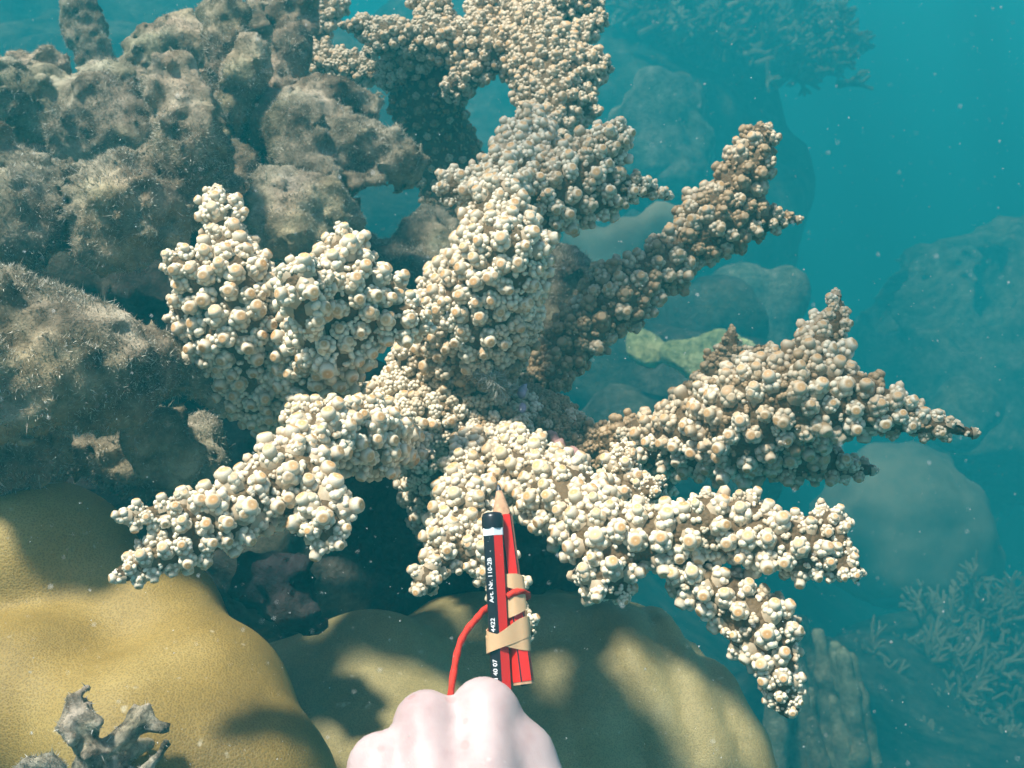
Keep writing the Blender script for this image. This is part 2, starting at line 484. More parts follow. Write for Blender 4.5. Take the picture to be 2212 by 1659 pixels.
# ------------------------------------------------------------------ smooth mound corals
def mound(name, label, blobs, mat, seed, h, k, amp, freq, ridge=None, amp2=.0012):
    segs = chains_to_segs([[b] for b in blobs])
    def fn(p):
        d = segs_sdf(p, segs, k) - amp * fbm(p * freq, 2, seed) - amp2 * vnoise(p * 55, seed + 5)
        if ridge is not None: d = d - ridge(p)
        return d
    lo, hi = segs_bounds(segs, amp + .012 + (0 if ridge is None else .02))
    v, q = surface(fn, lo, hi, h)
    c = v.mean(0); c[2] = v[:, 2].min()
    return tag(link(name, make_mesh(name, v, q, mat), origin=c), label, 'coral')

mound('mound_coral', 'smooth yellow-tan mound coral filling the bottom corner below the algae rock',
      [(130, 1760, .61, 440), (120, 1228, .56, 178), (20, 1250, .55, 170), (300, 1375, .545, 180), (430, 1540, .51, 205), (520, 1720, .48, 205), (60, 1560, .50, 230), (260, 1640, .47, 190)],
      M_POR1, 61, .0045, .018, .011, 13)

def ridges(p):
    u = p @ RIGHT * 85 + (p @ UP) * 26 + 2.2 * vnoise(p * 13, 71)
    s = np.abs(np.sin(u)) ** 0.6
    side = np.clip(((p - P(1180, 1500, .66)) @ RIGHT) / .06, 0, 1)
    return .0085 * (s - .6) * side + .005 * vnoise(p * 30, 75) * side
mound('mound_coral', 'olive furrowed mound coral behind the hand and beneath the white branches',
      [(1130, 1830, .80, 560), (1400, 1570, .70, 190), (1500, 1700, .68, 190), (790, 1510, .67, 190), (700, 1640, .64, 190), (620, 1520, .68, 130), (1050, 1520, .74, 250), (1270, 1530, .73, 220), (900, 1750, .62, 260)],
      M_POR2, 62, .0055, .03, .010, 12, ridges)
print('mounds done')

# ------------------------------------------------------------------ knobbly branching corals
CREAM = np.array([0.87, 0.76, 0.56]); BROWN = np.array([0.25, 0.155, 0.070]); ORANGE = np.array([0.60, 0.285, 0.065]); TAN = np.array([0.46, 0.31, 0.165])

def dome(n, prof):
    """lathe of (radius, z) pairs, the last at radius 0"""
    v = []; f = []
    for r, z in prof[:-1]:
        for k in range(n):
            a = 2 * math.pi * k / n; v.append((r * math.cos(a), r * math.sin(a), z))
    v.append((0, 0, prof[-1][1]))
    m = len(prof) - 1
    for j in range(m - 1):
        for k in range(n):
            f.append((j * n + k, j * n + (k + 1) % n, (j + 1) * n + (k + 1) % n)); f.append((j * n + k, (j + 1) * n + (k + 1) % n, (j + 1) * n + k))
    for k in range(n):
        f.append(((m - 1) * n + k, (m - 1) * n + (k + 1) % n, m * n))
    return np.array(v), np.array(f)

def frame(nz):
    nz = nz / np.linalg.norm(nz)
    t = np.array([1, 0, 0]) if abs(nz[0]) < .8 else np.array([0, 1, 0])
    x = np.cross(t, nz); x /= np.linalg.norm(x)
    return np.stack([x, np.cross(nz, x), nz], 1)

LOBE = [(0.92, -0.35), (0.97, 0.38), (0.56, 0.84), (0, 1.0)]
LOBE_LOW = [(0.95, -0.2), (0.75, 0.6), (0, 1.0)]
CUP = [(0.80, -0.9), (0.98, -0.2), (1.0, 0.35), (0.84, 0.72), (0.52, 0.86), (0.24, 0.78), (0, 0.86)]

def knob_variant(r, kind, grade, low=False):
    """one cluster of corallites on a unit base; returns verts, tris, colours"""
    V, F, C = [], [], []; off = 0
    def put(v, f, c):
        nonlocal off
        V.append(v); F.append(f + off); C.append(c); off += len(v)
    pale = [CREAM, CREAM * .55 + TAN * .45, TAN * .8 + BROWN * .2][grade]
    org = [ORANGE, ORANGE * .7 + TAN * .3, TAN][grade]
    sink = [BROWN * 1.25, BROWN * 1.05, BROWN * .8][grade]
    def lobe(pos, dirn, s, tip, n=8, prof=LOBE, squash=1.0):
        v, f = dome(6 if low else n, LOBE_LOW if low else prof)
        rad = np.linalg.norm(v[:, :2], axis=1)
        z = v[:, 2].copy()
        v = v * np.array([s, s, s * squash])
        v = v * (1 + .035 * (r.random((len(v), 1)) - .5))
        v = v @ frame(dirn).T + pos
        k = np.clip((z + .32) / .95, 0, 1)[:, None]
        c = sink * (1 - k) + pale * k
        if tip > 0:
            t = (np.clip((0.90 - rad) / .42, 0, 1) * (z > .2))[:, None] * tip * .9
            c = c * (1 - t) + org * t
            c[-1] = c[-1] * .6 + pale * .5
        put(v, f, c * (0.92 + .16 * r.random()))
    # low mound the corallites stand on
    v, f = dome(7, [(0.95, -0.35), (0.80, 0.18), (0.42, 0.54), (0, 0.66)])
    v = v * (1 + .12 * (r.random((len(v), 1)) - .5))
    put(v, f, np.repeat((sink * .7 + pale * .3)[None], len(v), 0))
    if kind == 2:
        V.clear(); F.clear(); C.clear(); off = 0
        for k in range(r.integers(3, 6)):
            a = r.uniform(0, 6.28); q = r.uniform(.1, .75)
            d = np.array([math.cos(a) * q, math.sin(a) * q, r.uniform(.5, 1.0)])
            lobe(d * np.array([.75, .75, .3]), d, r.uniform(.40, .62), r.choice([0, 0, .25]), 7, LOBE, 1.1)
    elif kind == 0:
        lean = r.normal(0, .16, 3); lean[2] = 1
        s0 = r.uniform(.42, .54)
        lobe(np.array([0, 0, r.uniform(.50, .72)]) + r.normal(0, .06, 3), lean, s0, r.uniform(.85, 1.0), 10, CUP, 1.15)
        n2 = r.integers(0, 3)
        for k in range(n2):
            a = r.uniform(0, 6.28); d = np.array([math.cos(a) * .7, math.sin(a) * .7, 1.0])
            lobe(d * r.uniform(.42, .58), d, r.uniform(.32, .42), r.uniform(.4, .9), 8, CUP, 1.1)
        nl = r.integers(8, 12)
        a0 = r.uniform(0, 6.28)
        for k in range(nl):
            a = a0 + 6.283 * k / nl + r.normal(0, .15); el = r.uniform(.05, .75)
            d = np.array([math.cos(a) * math.cos(el), math.sin(a) * math.cos(el), math.sin(el)])
            lobe(d * np.array([.62, .62, .58]) + np.array([0, 0, .05]), d + np.array([0, 0, .35]), r.uniform(.21, .33), r.choice([0, 0, .12, .3]), 8, LOBE, r.uniform(.9, 1.15))
    else:
        nl = r.integers(13, 18)
        for k in range(nl):
            z = 1 - (k + .5) / nl * .95; a = 2.39996 * k + r.normal(0, .2); q = math.sqrt(max(0, 1 - z * z))
            d = np.array([math.cos(a) * q, math.sin(a) * q, z])
            lobe(d * r.uniform(.55, .74), d, r.uniform(.22, .34), 0 if r.random() < .8 else .2, 8, LOBE, 1.0)
    return np.concatenate(V), np.concatenate(F), np.concatenate(C)

KNOBS = {}; LOWKNOBS = {}
rk = np.random.default_rng(99)
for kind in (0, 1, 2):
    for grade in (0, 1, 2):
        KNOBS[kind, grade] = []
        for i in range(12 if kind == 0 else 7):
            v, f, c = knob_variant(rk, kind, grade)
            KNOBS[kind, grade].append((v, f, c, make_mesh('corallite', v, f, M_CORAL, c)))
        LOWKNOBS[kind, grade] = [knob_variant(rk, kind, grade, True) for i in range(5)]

def colony(root, branches, knob, base_pt, base_r, n_single, seed, kfac=.5, min_grade=0, body_mat=None):
    """branches: list of (chains, spacing factor, knob factor); knob = knob half width in metres"""
    r = np.random.default_rng(seed)
    bodies = []
    branches = [b if len(b) == 4 else (*b, 0.0) for b in branches]  # grade bias; on rear and front arms it puts shade and light into colour
    for i, (chains, sp, kf, gb) in enumerate(branches):
        segs = chains_to_segs(chains)
        inset = knob * kf * .72
        segs = [(a, b, max(ra - inset, .0036), max(rb - inset, .0034)) for a, b, ra, rb in segs]
        fn = lumpy(segs, .009, .0030, 60, seed + i)
        lo, hi = segs_bounds(segs, .014)
        v, q = surface(fn, lo, hi, .0032)
        bodies.append((fn, v, q, lo, hi, link('branch', make_mesh('branch', v, q, body_mat or M_BODY), root)))
    allv = np.concatenate([b[1] for b in bodies]); off = 0; allf = []
    for b in bodies:
        allf.append(b[2] + off); off += len(b[1])
    bvh = BVHTree.FromPolygons(allv.tolist(), np.concatenate(allf).tolist())
    placed = []; cells = {}
    cs = knob * 2.2
    for i, (chains, sp, kf, gb) in enumerate(branches):
        fn, v, q, lo, hi, ob = bodies[i]
        tri = np.concatenate([q[:, [0, 1, 2]], q[:, [0, 2, 3]]])
        A, B, C = v[tri[:, 0]], v[tri[:, 1]], v[tri[:, 2]]
        ar = np.linalg.norm(np.cross(B - A, C - A), axis=1) * .5
        k = knob * kf
        n = int(ar.sum() / (k * k) * 10)
        ti = r.choice(len(tri), n, p=ar / ar.sum())
        a, b = r.random(n), r.random(n); m = a + b > 1; a[m] = 1 - a[m]; b[m] = 1 - b[m]
        pts = A[ti] + a[:, None] * (B - A)[ti] + b[:, None] * (C - A)[ti]
        bad = np.zeros(n, bool)
        for j, o in enumerate(bodies):
            if j == i: continue
            s = np.all((pts > o[3]) & (pts < o[4]), axis=1)
            if s.any():
                bad[s] |= o[0](pts[s]) < -k * .25
        pts = pts[~bad]
        nr = normals_of(fn, pts)
        ends = [(P(*c[-1][:3]) + (P(*c[-1][:3]) - P(*c[-2][:3])) / np.linalg.norm(P(*c[-1][:3]) - P(*c[-2][:3])) * .0012, P(*c[-1][:3]) - P(*c[-2][:3])) for c in chains if len(c) > 1 and c[-1][3] < 30]
        if ends:
            e_p = np.array([e[0] for e in ends]); e_n = np.array([e[1] / np.linalg.norm(e[1]) for e in ends])
            pts = np.concatenate([e_p, pts]); nr = np.concatenate([e_n, nr])
        db = np.clip((np.linalg.norm((pts - base_pt), axis=1) - base_r * .45) / (base_r * .8), 0, 1)
        n_end = len(ends)
        sg = chains_to_segs(chains); bd = np.full(len(pts), 1e9); thick = np.zeros(len(pts))
        for a_, b_, ra_, rb_ in sg:
            ab = b_ - a_; tt = np.clip(((pts - a_) @ ab) / max(float(ab @ ab), 1e-12), 0, 1)
            rr_ = ra_ + (rb_ - ra_) * tt; dd_ = np.linalg.norm(pts - (a_ + tt[:, None] * ab), axis=1) - rr_
            m_ = dd_ < bd; bd[m_] = dd_[m_]; thick[m_] = rr_[m_]
        grow = np.clip(thick / (k * 2.0), .62, 1.0); grow[:n_end] = .60
        nfill = int(len(pts) * .72)
        for ii, (p, nn, t) in enumerate(zip(pts, nr, db)):
            fill = ii > nfill
            size = k * (r.uniform(.84, 1.14) if not fill else r.uniform(.32, .50)) * (.88 + .12 * t) * grow[ii]
            rad = size * (sp * .76 if not fill else .84)
            c = tuple(np.floor(p / cs).astype(int)); ok = True
            for dx in (-1, 0, 1):
                for dy in (-1, 0, 1):
                    for dz in (-1, 0, 1):
                        for (pp, rr) in cells.get((c[0] + dx, c[1] + dy, c[2] + dz), ()):
                            e = p - pp
                            if e @ e < ((rad + rr) * .86) ** 2: ok = False; break
                        if not ok: break
                    if not ok: break
                if not ok: break
            if not ok: continue
            cells.setdefault(c, []).append((p, rad))
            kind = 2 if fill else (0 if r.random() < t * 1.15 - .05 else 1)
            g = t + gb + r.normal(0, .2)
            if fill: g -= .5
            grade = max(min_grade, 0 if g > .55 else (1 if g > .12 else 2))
            out = nn + np.array([0, 0, .25]) + r.normal(0, .12, 3)
            placed.append((p - nn * size * .06, out / np.linalg.norm(out), size, kind, grade, int(r.integers(0, 12)), r.uniform(0, 6.28), i, r.uniform(.95, 1.2)))
    # the clusters that show largest stand alone, the rest are one cover
    score = []
    for (p, nn, s, *_ ) in placed:
        x, y, d = proj(p); x, y, d = x[0], y[0], d[0]
        to = CAM - p; dist = np.linalg.norm(to); to /= dist
        sc = s / d * max(0, to @ nn)
        if not (-20 < x < 2232 and -20 < y < 1679): sc = 0
        if sc > 0:
            hit = bvh.ray_cast(Vector(p + nn * s * 1.2), Vector(to), dist)
            if hit[0] is not None: sc *= .02
        score.append(sc)
    order = np.argsort(score)[::-1]
    single = set(order[:n_single].tolist())
    rv = np.array(root.location)
    V, F, C = [], [], []; off = 0
    for i, (p, nn, s, kind, grade, var, ang, bi, tall) in enumerate(placed):
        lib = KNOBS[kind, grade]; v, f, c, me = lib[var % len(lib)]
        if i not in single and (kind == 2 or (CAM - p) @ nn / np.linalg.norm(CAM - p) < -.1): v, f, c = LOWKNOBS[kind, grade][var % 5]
        fr = frame(nn); ca, sa = math.cos(ang), math.sin(ang)
        rot = fr @ np.array([[ca, -sa, 0], [sa, ca, 0], [0, 0, 1]])
        if i in single:
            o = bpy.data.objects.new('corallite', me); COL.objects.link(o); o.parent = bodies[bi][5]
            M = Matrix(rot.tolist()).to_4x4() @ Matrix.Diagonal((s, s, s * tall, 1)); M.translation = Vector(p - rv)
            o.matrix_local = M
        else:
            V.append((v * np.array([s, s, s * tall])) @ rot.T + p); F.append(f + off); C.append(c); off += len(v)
    if V:
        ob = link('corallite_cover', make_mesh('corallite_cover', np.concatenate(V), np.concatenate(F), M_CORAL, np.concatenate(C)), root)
        ob['kind'] = 'stuff'

    return bodies

KN = 0.0058
main_branches = [
    # front arm pointing to the near corner of the frame
    ([[(890, 960, .56, 45), (800, 955, .51, 74), (700, 950, .48, 66), (610, 1040, .455, 84), (500, 1100, .435, 70), (395, 1110, .425, 48), (275, 1115, .415, 18)],
      [(500, 1130, .435, 58), (400, 1180, .425, 50), (330, 1210, .42, 40), (265, 1242, .415, 24)],
      [(650, 1040, .455, 70), (705, 1110, .445, 62), (712, 1160, .44, 50)],
      [(630, 890, .49, 30), (655, 900, .485, 38), (730, 900, .49, 42), (800, 900, .50, 45)], [(820, 980, .50, 52), (800, 930, .5, 60)]], .95, 1.05, .3),
    # pale double tower
    ([[(620, 850, .62, 105), (560, 790, .585, 120), (510, 690, .555, 118), (500, 610, .545, 85), (400, 575, .535, 45), (378, 560, .535, 38)],
      [(500, 600, .55, 70), (495, 530, .555, 52), (480, 460, .56, 48), (468, 412, .565, 26)],
      [(540, 580, .55, 50), (550, 600, .55, 50)], [(420, 640, .54, 50), (400, 660, .545, 45)]], .97, 1.08, .2),
    ([[(660, 850, .60, 90), (680, 780, .565, 100), (720, 690, .53, 98), (745, 600, .52, 82), (742, 530, .525, 50), (740, 505, .525, 30)],
      [(665, 690, .50, 52), (655, 620, .495, 55), (665, 590, .50, 42)], [(780, 640, .52, 70), (850, 615, .525, 46)],
      [(780, 700, .525, 60), (880, 690, .525, 48), (912, 690, .525, 34)], [(700, 760, .52, 60), (770, 750, .53, 50)]], .95, 1.08, .25),
    # tall central column and its two side arms
    ([[(980, 830, .64, 90), (1010, 740, .63, 130), (1040, 660, .61, 132), (1085, 560, .59, 100), (1092, 535, .585, 92)],
      [(950, 620, .62, 55), (960, 590, .63, 40)], [(1090, 520, .60, 66), (1075, 455, .60, 66), (1078, 430, .60, 58)],
      [(1080, 440, .62, 56), (1105, 370, .66, 62), (1140, 310, .70, 66), (1155, 280, .71, 52)], [(1040, 400, .65, 55), (975, 400, .655, 38), (965, 430, .65, 30)]], .98, 1.08),
    ([[(1120, 430, .66, 60), (1210, 410, .665, 82), (1290, 340, .67, 58), (1325, 300, .67, 42), (1335, 290, .67, 36)],
      [(1200, 440, .665, 66), (1290, 410, .67, 62), (1370, 405, .675, 32), (1440, 422, .68, 14)]], 1.02, 1.1, -.35),
    # long arm rising away to the open water
    ([[(1150, 860, .68, 36), (1190, 800, .685, 52), (1250, 725, .69, 60), (1340, 640, .70, 80), (1395, 598, .705, 54), (1440, 570, .71, 62), (1485, 530, .712, 50), (1540, 485, .715, 74), (1580, 425, .718, 54), (1612, 368, .72, 60), (1635, 310, .72, 42), (1640, 280, .72, 24)],
      [(1540, 480, .72, 70), (1640, 470, .72, 42), (1720, 475, .72, 14)]], 1.06, 1.1, -.85),  # browner grades here paint in the shade on this arm
    # spiky cluster at the water side
    ([[(1260, 970, .63, 60), (1390, 960, .605, 66), (1510, 940, .58, 90), (1620, 905, .555, 116), (1715, 865, .545, 110), (1770, 770, .55, 64), (1800, 700, .555, 40), (1805, 640, .56, 20)],
      [(1740, 870, .545, 95), (1850, 870, .535, 66), (1930, 890, .53, 48), (2020, 920, .525, 38), (2100, 935, .525, 16)],
      [(1600, 955, .565, 84), (1720, 980, .56, 66), (1810, 1005, .56, 40), (1880, 1015, .56, 22)], [(1640, 820, .55, 60), (1650, 800, .555, 50)]], 1.06, 1.05, -.5),  # browner grades stand in for shade on this cluster
    ([[(1430, 960, .68, 40), (1500, 880, .70, 52), (1550, 810, .71, 46), (1575, 750, .715, 26), (1580, 720, .715, 14)],
      [(1560, 830, .72, 40), (1640, 770, .73, 30), (1660, 750, .73, 18)]], 1.06, 1.1, -1.0),  # brownest grades, shade of the rear spike put into colour
    # front arm reaching to the water side and its downward fork
    ([[(1060, 970, .59, 60), (1130, 1010, .55, 80), (1220, 1080, .51, 88), (1300, 1150, .48, 80), (1420, 1165, .475, 68), (1530, 1145, .47, 64), (1640, 1165, .465, 70), (1740, 1198, .46, 56), (1820, 1225, .455, 34), (1848, 1235, .455, 18)],
      [(1300, 1180, .475, 74), (1310, 1240, .47, 60), (1345, 1275, .47, 30)], [(1520, 1120, .47, 50), (1525, 1080, .47, 26)], [(1700, 1150, .465, 50), (1790, 1125, .465, 30), (1820, 1165, .46, 16)],
      [(1610, 1090, .47, 30), (1620, 1130, .47, 40)]], 1.04, 1.0),
    ([[(1450, 1190, .475, 60), (1500, 1250, .47, 58), (1580, 1300, .465, 62), (1650, 1350, .46, 62), (1675, 1430, .455, 52), (1690, 1500, .455, 36), (1700, 1525, .455, 22)],
      [(1660, 1350, .46, 56), (1700, 1380, .46, 30)], [(1600, 1380, .46, 36), (1590, 1400, .46, 26)]], 1.06, .98),
    ([[(1340, 1080, .53, 56), (1350, 1020, .53, 44), (1350, 965, .535, 20)], [(1370, 1090, .525, 50), (1410, 1060, .52, 30), (1425, 1040, .52, 20)]], 1.04, .98),
    # front arm behind the pencils
    ([[(1040, 960, .59, 60), (1020, 1030, .55, 66), (1000, 1100, .515, 66), (970, 1180, .49, 50), (925, 1245, .475, 38), (920, 1260, .475, 34)],
      [(1020, 1120, .51, 56), (1060, 1200, .49, 50), (1095, 1280, .48, 46), (1125, 1340, .47, 34), (1138, 1365, .47, 22)]], 1.04, 1.0),
    # central plate everything grows from
    ([[(970, 900, .63, 110), (1040, 880, .63, 80)], [(870, 920, .61, 66), (900, 1000, .60, 42), (905, 1030, .60, 24)], [(860, 860, .63, 70), (930, 840, .64, 70)], [(1080, 950, .62, 80)], [(1060, 850, .64, 60), (1120, 900, .64, 60)],
      [(740, 830, .62, 20), (735, 850, .62, 22)], [(880, 770, .63, 46)]], .95, 1.0, .42),
    ([[(1180, 900, .66, 60), (1190, 950, .645, 90), (1260, 960, .64, 60)], [(1150, 880, .67, 50), (1120, 810, .68, 16)]], .95, .72, -.1),
    ([[(980, 980, .68, 130), (1000, 1080, .74, 130)], [(700, 900, .70, 120), (640, 860, .68, 100)], [(1250, 1050, .72, 110), (1400, 1020, .70, 80)]], 1.5, 1.0),
]
main_root = thing('branching_coral', 'knobbly cream-white branching coral colony with orange tips, behind the pencils', 'coral', P(1000, 1000, .68))
main_bodies = colony(main_root, main_branches, KN, P(1090, 900, .64), .080, 300, 500)

top_branches = [
    ([[(1190, 290, .80, 50), (1190, 220, .82, 72), (1180, 150, .84, 80), (1150, 80, .86, 66), (1130, 20, .88, 50), (1140, -40, .9, 40)],
      [(1220, 190, .83, 70), (1280, 150, .84, 36), (1315, 150, .84, 16)], [(1240, 160, .84, 50), (1270, 125, .845, 26), (1275, 110, .845, 16)],
      [(1220, 120, .86, 50), (1260, 70, .87, 30), (1305, 38, .88, 14)], [(1230, 230, .82, 60), (1265, 235, .82, 40)], [(1170, 90, .84, 50), (1165, 50, .84, 26), (1168, 20, .845, 14)]], 1.12, 1.0),
    ([[(1120, 110, .86, 66), (1020, 100, .87, 56), (940, 90, .88, 46), (850, 75, .89, 36), (790, 60, .90, 30), (740, 55, .90, 16)],
      [(960, 80, .88, 40), (940, 30, .89, 40), (900, -20, .9, 36)], [(1040, 80, .87, 46), (1040, 30, .88, 34), (1050, -20, .89, 30)], [(820, 90, .89, 26), (800, 120, .9, 20)],
      [(1030, 150, .86, 40), (980, 190, .87, 30), (985, 215, .87, 20)]], 1.12, 1.0),
    ([[(1180, 20, .92, 40), (1250, 10, .93, 40), (1290, 25, .93, 26)], [(1180, 10, .93, 40), (1180, -50, .94, 40)]], 1.12, .95),
    ([[(900, 130, .90, 40), (850, 150, .92, 36), (840, 190, .92, 22)], [(850, 160, .93, 36), (760, 150, .95, 40), (690, 140, .96, 34), (650, 150, .96, 24)],
      [(690, 130, .97, 30), (680, 60, .98, 36), (720, 10, .99, 34), (690, -30, 1.0, 30)]], 1.12, 1.0),
    ([[(930, 150, .94, 70), (920, 210, .95, 80), (880, 235, .96, 40)], [(960, 190, .92, 60), (1010, 170, .90, 40)], [(920, 210, .96, 80), (960, 330, .98, 80), (1000, 460, .98, 90)]], 2.2, .9),
]
top_root = thing('branching_coral', 'hazier tan branching coral with upright knobbly fans, past the tall central column', 'coral', P(1000, 460, .97))
top_bodies = colony(top_root, top_branches, .0058, P(940, 230, .96), .10, 300, 800, min_grade=1)
print('coral done')

# ------------------------------------------------------------------ encrusting patches on the central plate
M_PINK = simple('pink coralline crust', (0.44, 0.24, 0.20), .9, .1, 260, .5)
M_VIOLET = simple('violet crust', (0.42, 0.32, 0.40), .8, .2, 150, .3)
def crust(name, label, cat, chains, mat, seed, h=.0011, turf_n=0):
    segs = chains_to_segs(chains)
    fn = lumpy(segs, .003, .0030, 190, seed)
    lo, hi = segs_bounds(segs, .006)
    v, q = surface(fn, lo, hi, h)
    o = tag(link(name, make_mesh(name, v, q, mat), origin=P(*chains[0][0][:3])), label, cat)
    if turf_n: turf(o, v, q, normals_of(fn, v), turf_n, .002, .009, seed, [(.45, .42, .34), (.36, .33, .26), (.55, .52, .44)], width=.00025)
    return o
crust('coralline_crust', 'pinkish crust patch on the brown centre of the white coral', 'algae crust',
      [[(1195, 945, .617, 15), (1215, 962, .611, 12)], [(1232, 978, .606, 15), (1250, 985, .603, 9), (1272, 1000, .601, 8)], [(1200, 975, .611, 8)]], M_PINK, 901)
crust('coralline_crust', 'small violet crust at the foot of the long rising coral arm', 'algae crust',
      [[(1132, 830, .632, 6), (1127, 852, .622, 7)], [(1130, 880, .612, 7)]], M_VIOLET, 902)
crust('algae_tuft', 'wispy pale algae tuft caught on the centre of the white coral', 'algae',
      [[(1030, 805, .60, 10), (1070, 822, .60, 13), (1095, 850, .605, 8)]], M_PALE, 903, turf_n=1500)

# ------------------------------------------------------------------ hand
def m_skin():
    m, n, l, b = new_mat('skin')
    c = obj_coord(n)
    t = noise_node(n, l, 55, 5, .6, c)
    r = ramp(n, [(0.3, (0.42, 0.285, 0.265)), (0.5, (0.49, 0.36, 0.335)), (0.72, (0.54, 0.415, 0.385))])
    l.new(t.outputs[0], r.inputs[0])
    v = n.new('ShaderNodeTexVoronoi'); v.inputs['Scale'].default_value = 110; l.new(c, v.inputs['Vector'])
    gt = n.new('ShaderNodeMath'); gt.operation = 'MULTIPLY_ADD'; gt.inputs[1].default_value = .24; gt.inputs[2].default_value = 0
    l.new(v.outputs['Color'], gt.inputs[0])
    lt = n.new('ShaderNodeMath'); lt.operation = 'SUBTRACT'; l.new(v.outputs['Distance'], lt.inputs[0]); l.new(gt.outputs[0], lt.inputs[1])
    fr = ramp(n, [(0.0, (0.90, 0.66, 0.62)), (0.06, (1, 1, 1))])
    l.new(lt.outputs[0], fr.inputs[0])
    l.new(mix_mul(n, l, r.outputs[0], fr.outputs[0], .45), b.inputs['Base Color'])
    f2 = n.new('ShaderNodeTexVoronoi'); f2.feature = 'DISTANCE_TO_EDGE'; f2.inputs['Scale'].default_value = 1300
    mp = n.new('ShaderNodeMapping'); mp.inputs['Scale'].default_value = (1.0, .45, .7); mp.inputs['Rotation'].default_value = (0, 0, .5); l.new(c, mp.inputs[0]); l.new(mp.outputs[0], f2.inputs['Vector'])
    add_bump(n, l, b, f2.outputs['Distance'], .16, .0005)
    b.inputs['Roughness'].default_value = .5; b.inputs['Specular IOR Level'].default_value = .35
    b.inputs['Subsurface Weight'].default_value = .12; b.inputs['Subsurface Radius'].default_value = (.006, .0025, .0015); b.inputs['Subsurface Scale'].default_value = 1.0
    return m
M_SKIN = m_skin()

def mm(px, r, d): return r / 1000.0 * FPX / d
def hand():
    def ch(*pts): return chains_to_segs([[(x, y, d, r / 1000 * FPX / d) for x, y, d, r in pts]])
    wrist = (985, 2350, .275)
    palm = []
    K = {'i': (1044, 1536, .372), 'm': (920, 1562, .368), 'r': (822, 1652, .362), 'p': (778, 1752, .355)}
    W = {'i': (1040, 2180, .290), 'm': (985, 2200, .285), 'r': (935, 2220, .285), 'p': (890, 2240, .285)}
    for key, rr in (('i', 10.0), ('m', 10.0), ('r', 9.6), ('p', 9.2)):
        k = K[key]; w = W[key]
        mid = tuple((np.array(k) * .62 + np.array(w) * .38))
        low = tuple((np.array(k) * .85 + np.array(w) * .15))
        palm += ch((*k, rr), (low[0], low[1] + 15, low[2] + .001, rr + .2), (mid[0], mid[1], mid[2] + .003, rr + 3.0), (*w, rr + 4.5))
    palm += ch((1078, 1562, .3725, 8.3), (1125, 1632, .371, 9.8), (1160, 1740, .364, 12.5))
    palm += ch((1105, 1640, .378, 9.0), (1150, 1790, .362, 13.5), (1100, 2050, .32, 15.5), (1030, 2240, .295, 15))
    palm += ch((900, 1850, .37, 14), (980, 2000, .34, 16))
    palm += ch((*wrist, 21), (1000, 2600, .27, 23), (1010, 3300, .26, 27), (1030, 4200, .25, 33))
    palm += ch((1010, 2380, .262, 17), (1050, 2600, .262, 20), (1060, 3300, .25, 26))
    tendons = []
    for key in 'imrp':
        k, w = np.array(K[key]), np.array(W[key])
        m1 = k * .8 + w * .2; m2 = k * .45 + w * .55
        tendons += ch((k[0], k[1] + 8, k[2] - .0035, 7.2), (m1[0], m1[1], m1[2] - .0072, 3.6), (m2[0], m2[1], m2[2] - .0105, 3.2))
    fingers = [ch((*K['i'], 9.6), (1056, 1596, .405, 8.6), (1092, 1632, .418, 7.6), (1112, 1650, .404, 6.8), (1113, 1640, .396, 6.0)),
               ch((*K['m'], 9.4), (940, 1640, .405, 8.6), (985, 1715, .414, 7.8), (1040, 1745, .402, 7.2), (1060, 1740, .392, 6.4)),
               ch((*K['r'], 9.0), (842, 1738, .396, 8.2), (890, 1820, .402, 7.4), (950, 1850, .390, 6.8), (965, 1840, .380, 6.0)),
               ch((*K['p'], 8.2), (790, 1835, .382, 7.2), (835, 1900, .386, 6.4), (890, 1920, .377, 5.8), (905, 1910, .370, 5.2)),
               ch((1125, 1720, .372, 11.5), (1158, 1700, .388, 8.6), (1140, 1640, .386, 8.0), (1122, 1592, .385, 6.6))]
    def fn(p):
        d = segs_sdf(p, palm, .0065)
        d = smin(d, segs_sdf(p, tendons, .003), .0045)
        g = None
        for s in fingers:
            e = segs_sdf(p, s, .004)
            g = e if g is None else smin(g, e, .0015)
        d = smin(d, g, .0050)
        # tendon ridges and the dips between the knuckles
        return d - .0007 * vnoise(p * 60, 3) - .0011 * vnoise(p * 26, 8)
    lo, hi = segs_bounds(palm + sum(fingers, []), .006)
    v, q = surface(fn, lo, hi, .0022)
    return v, q
v, q = hand()
hand_o = tag(link('person', make_mesh('person', v, q, M_SKIN), origin=P(1010, 3300, .26)), "person's pale bare hand in a loose fist with knuckles up, holding two red pencils", 'person')

# ------------------------------------------------------------------ pencils
M_RED = simple('red lacquer', (0.72, 0.022, 0.014), .32, .45, 60, .06)
M_BLACK = simple('black lacquer', (0.012, 0.011, 0.014), .32, .45)
M_WHITE = simple('white lacquer', (0.80, 0.80, 0.78), .4, .4)
M_WOOD = simple('pencil wood', (0.52, 0.285, 0.16), .7, .2, 500, .25)
M_LEAD = simple('graphite', (0.045, 0.045, 0.05), .4, .5)

def axis_frame(a, b, face):
    z = (b - a) / np.linalg.norm(b - a)
    y = face - (face @ z) * z; y /= np.linalg.norm(y)
    return np.stack([np.cross(y, z), y, z], 1)

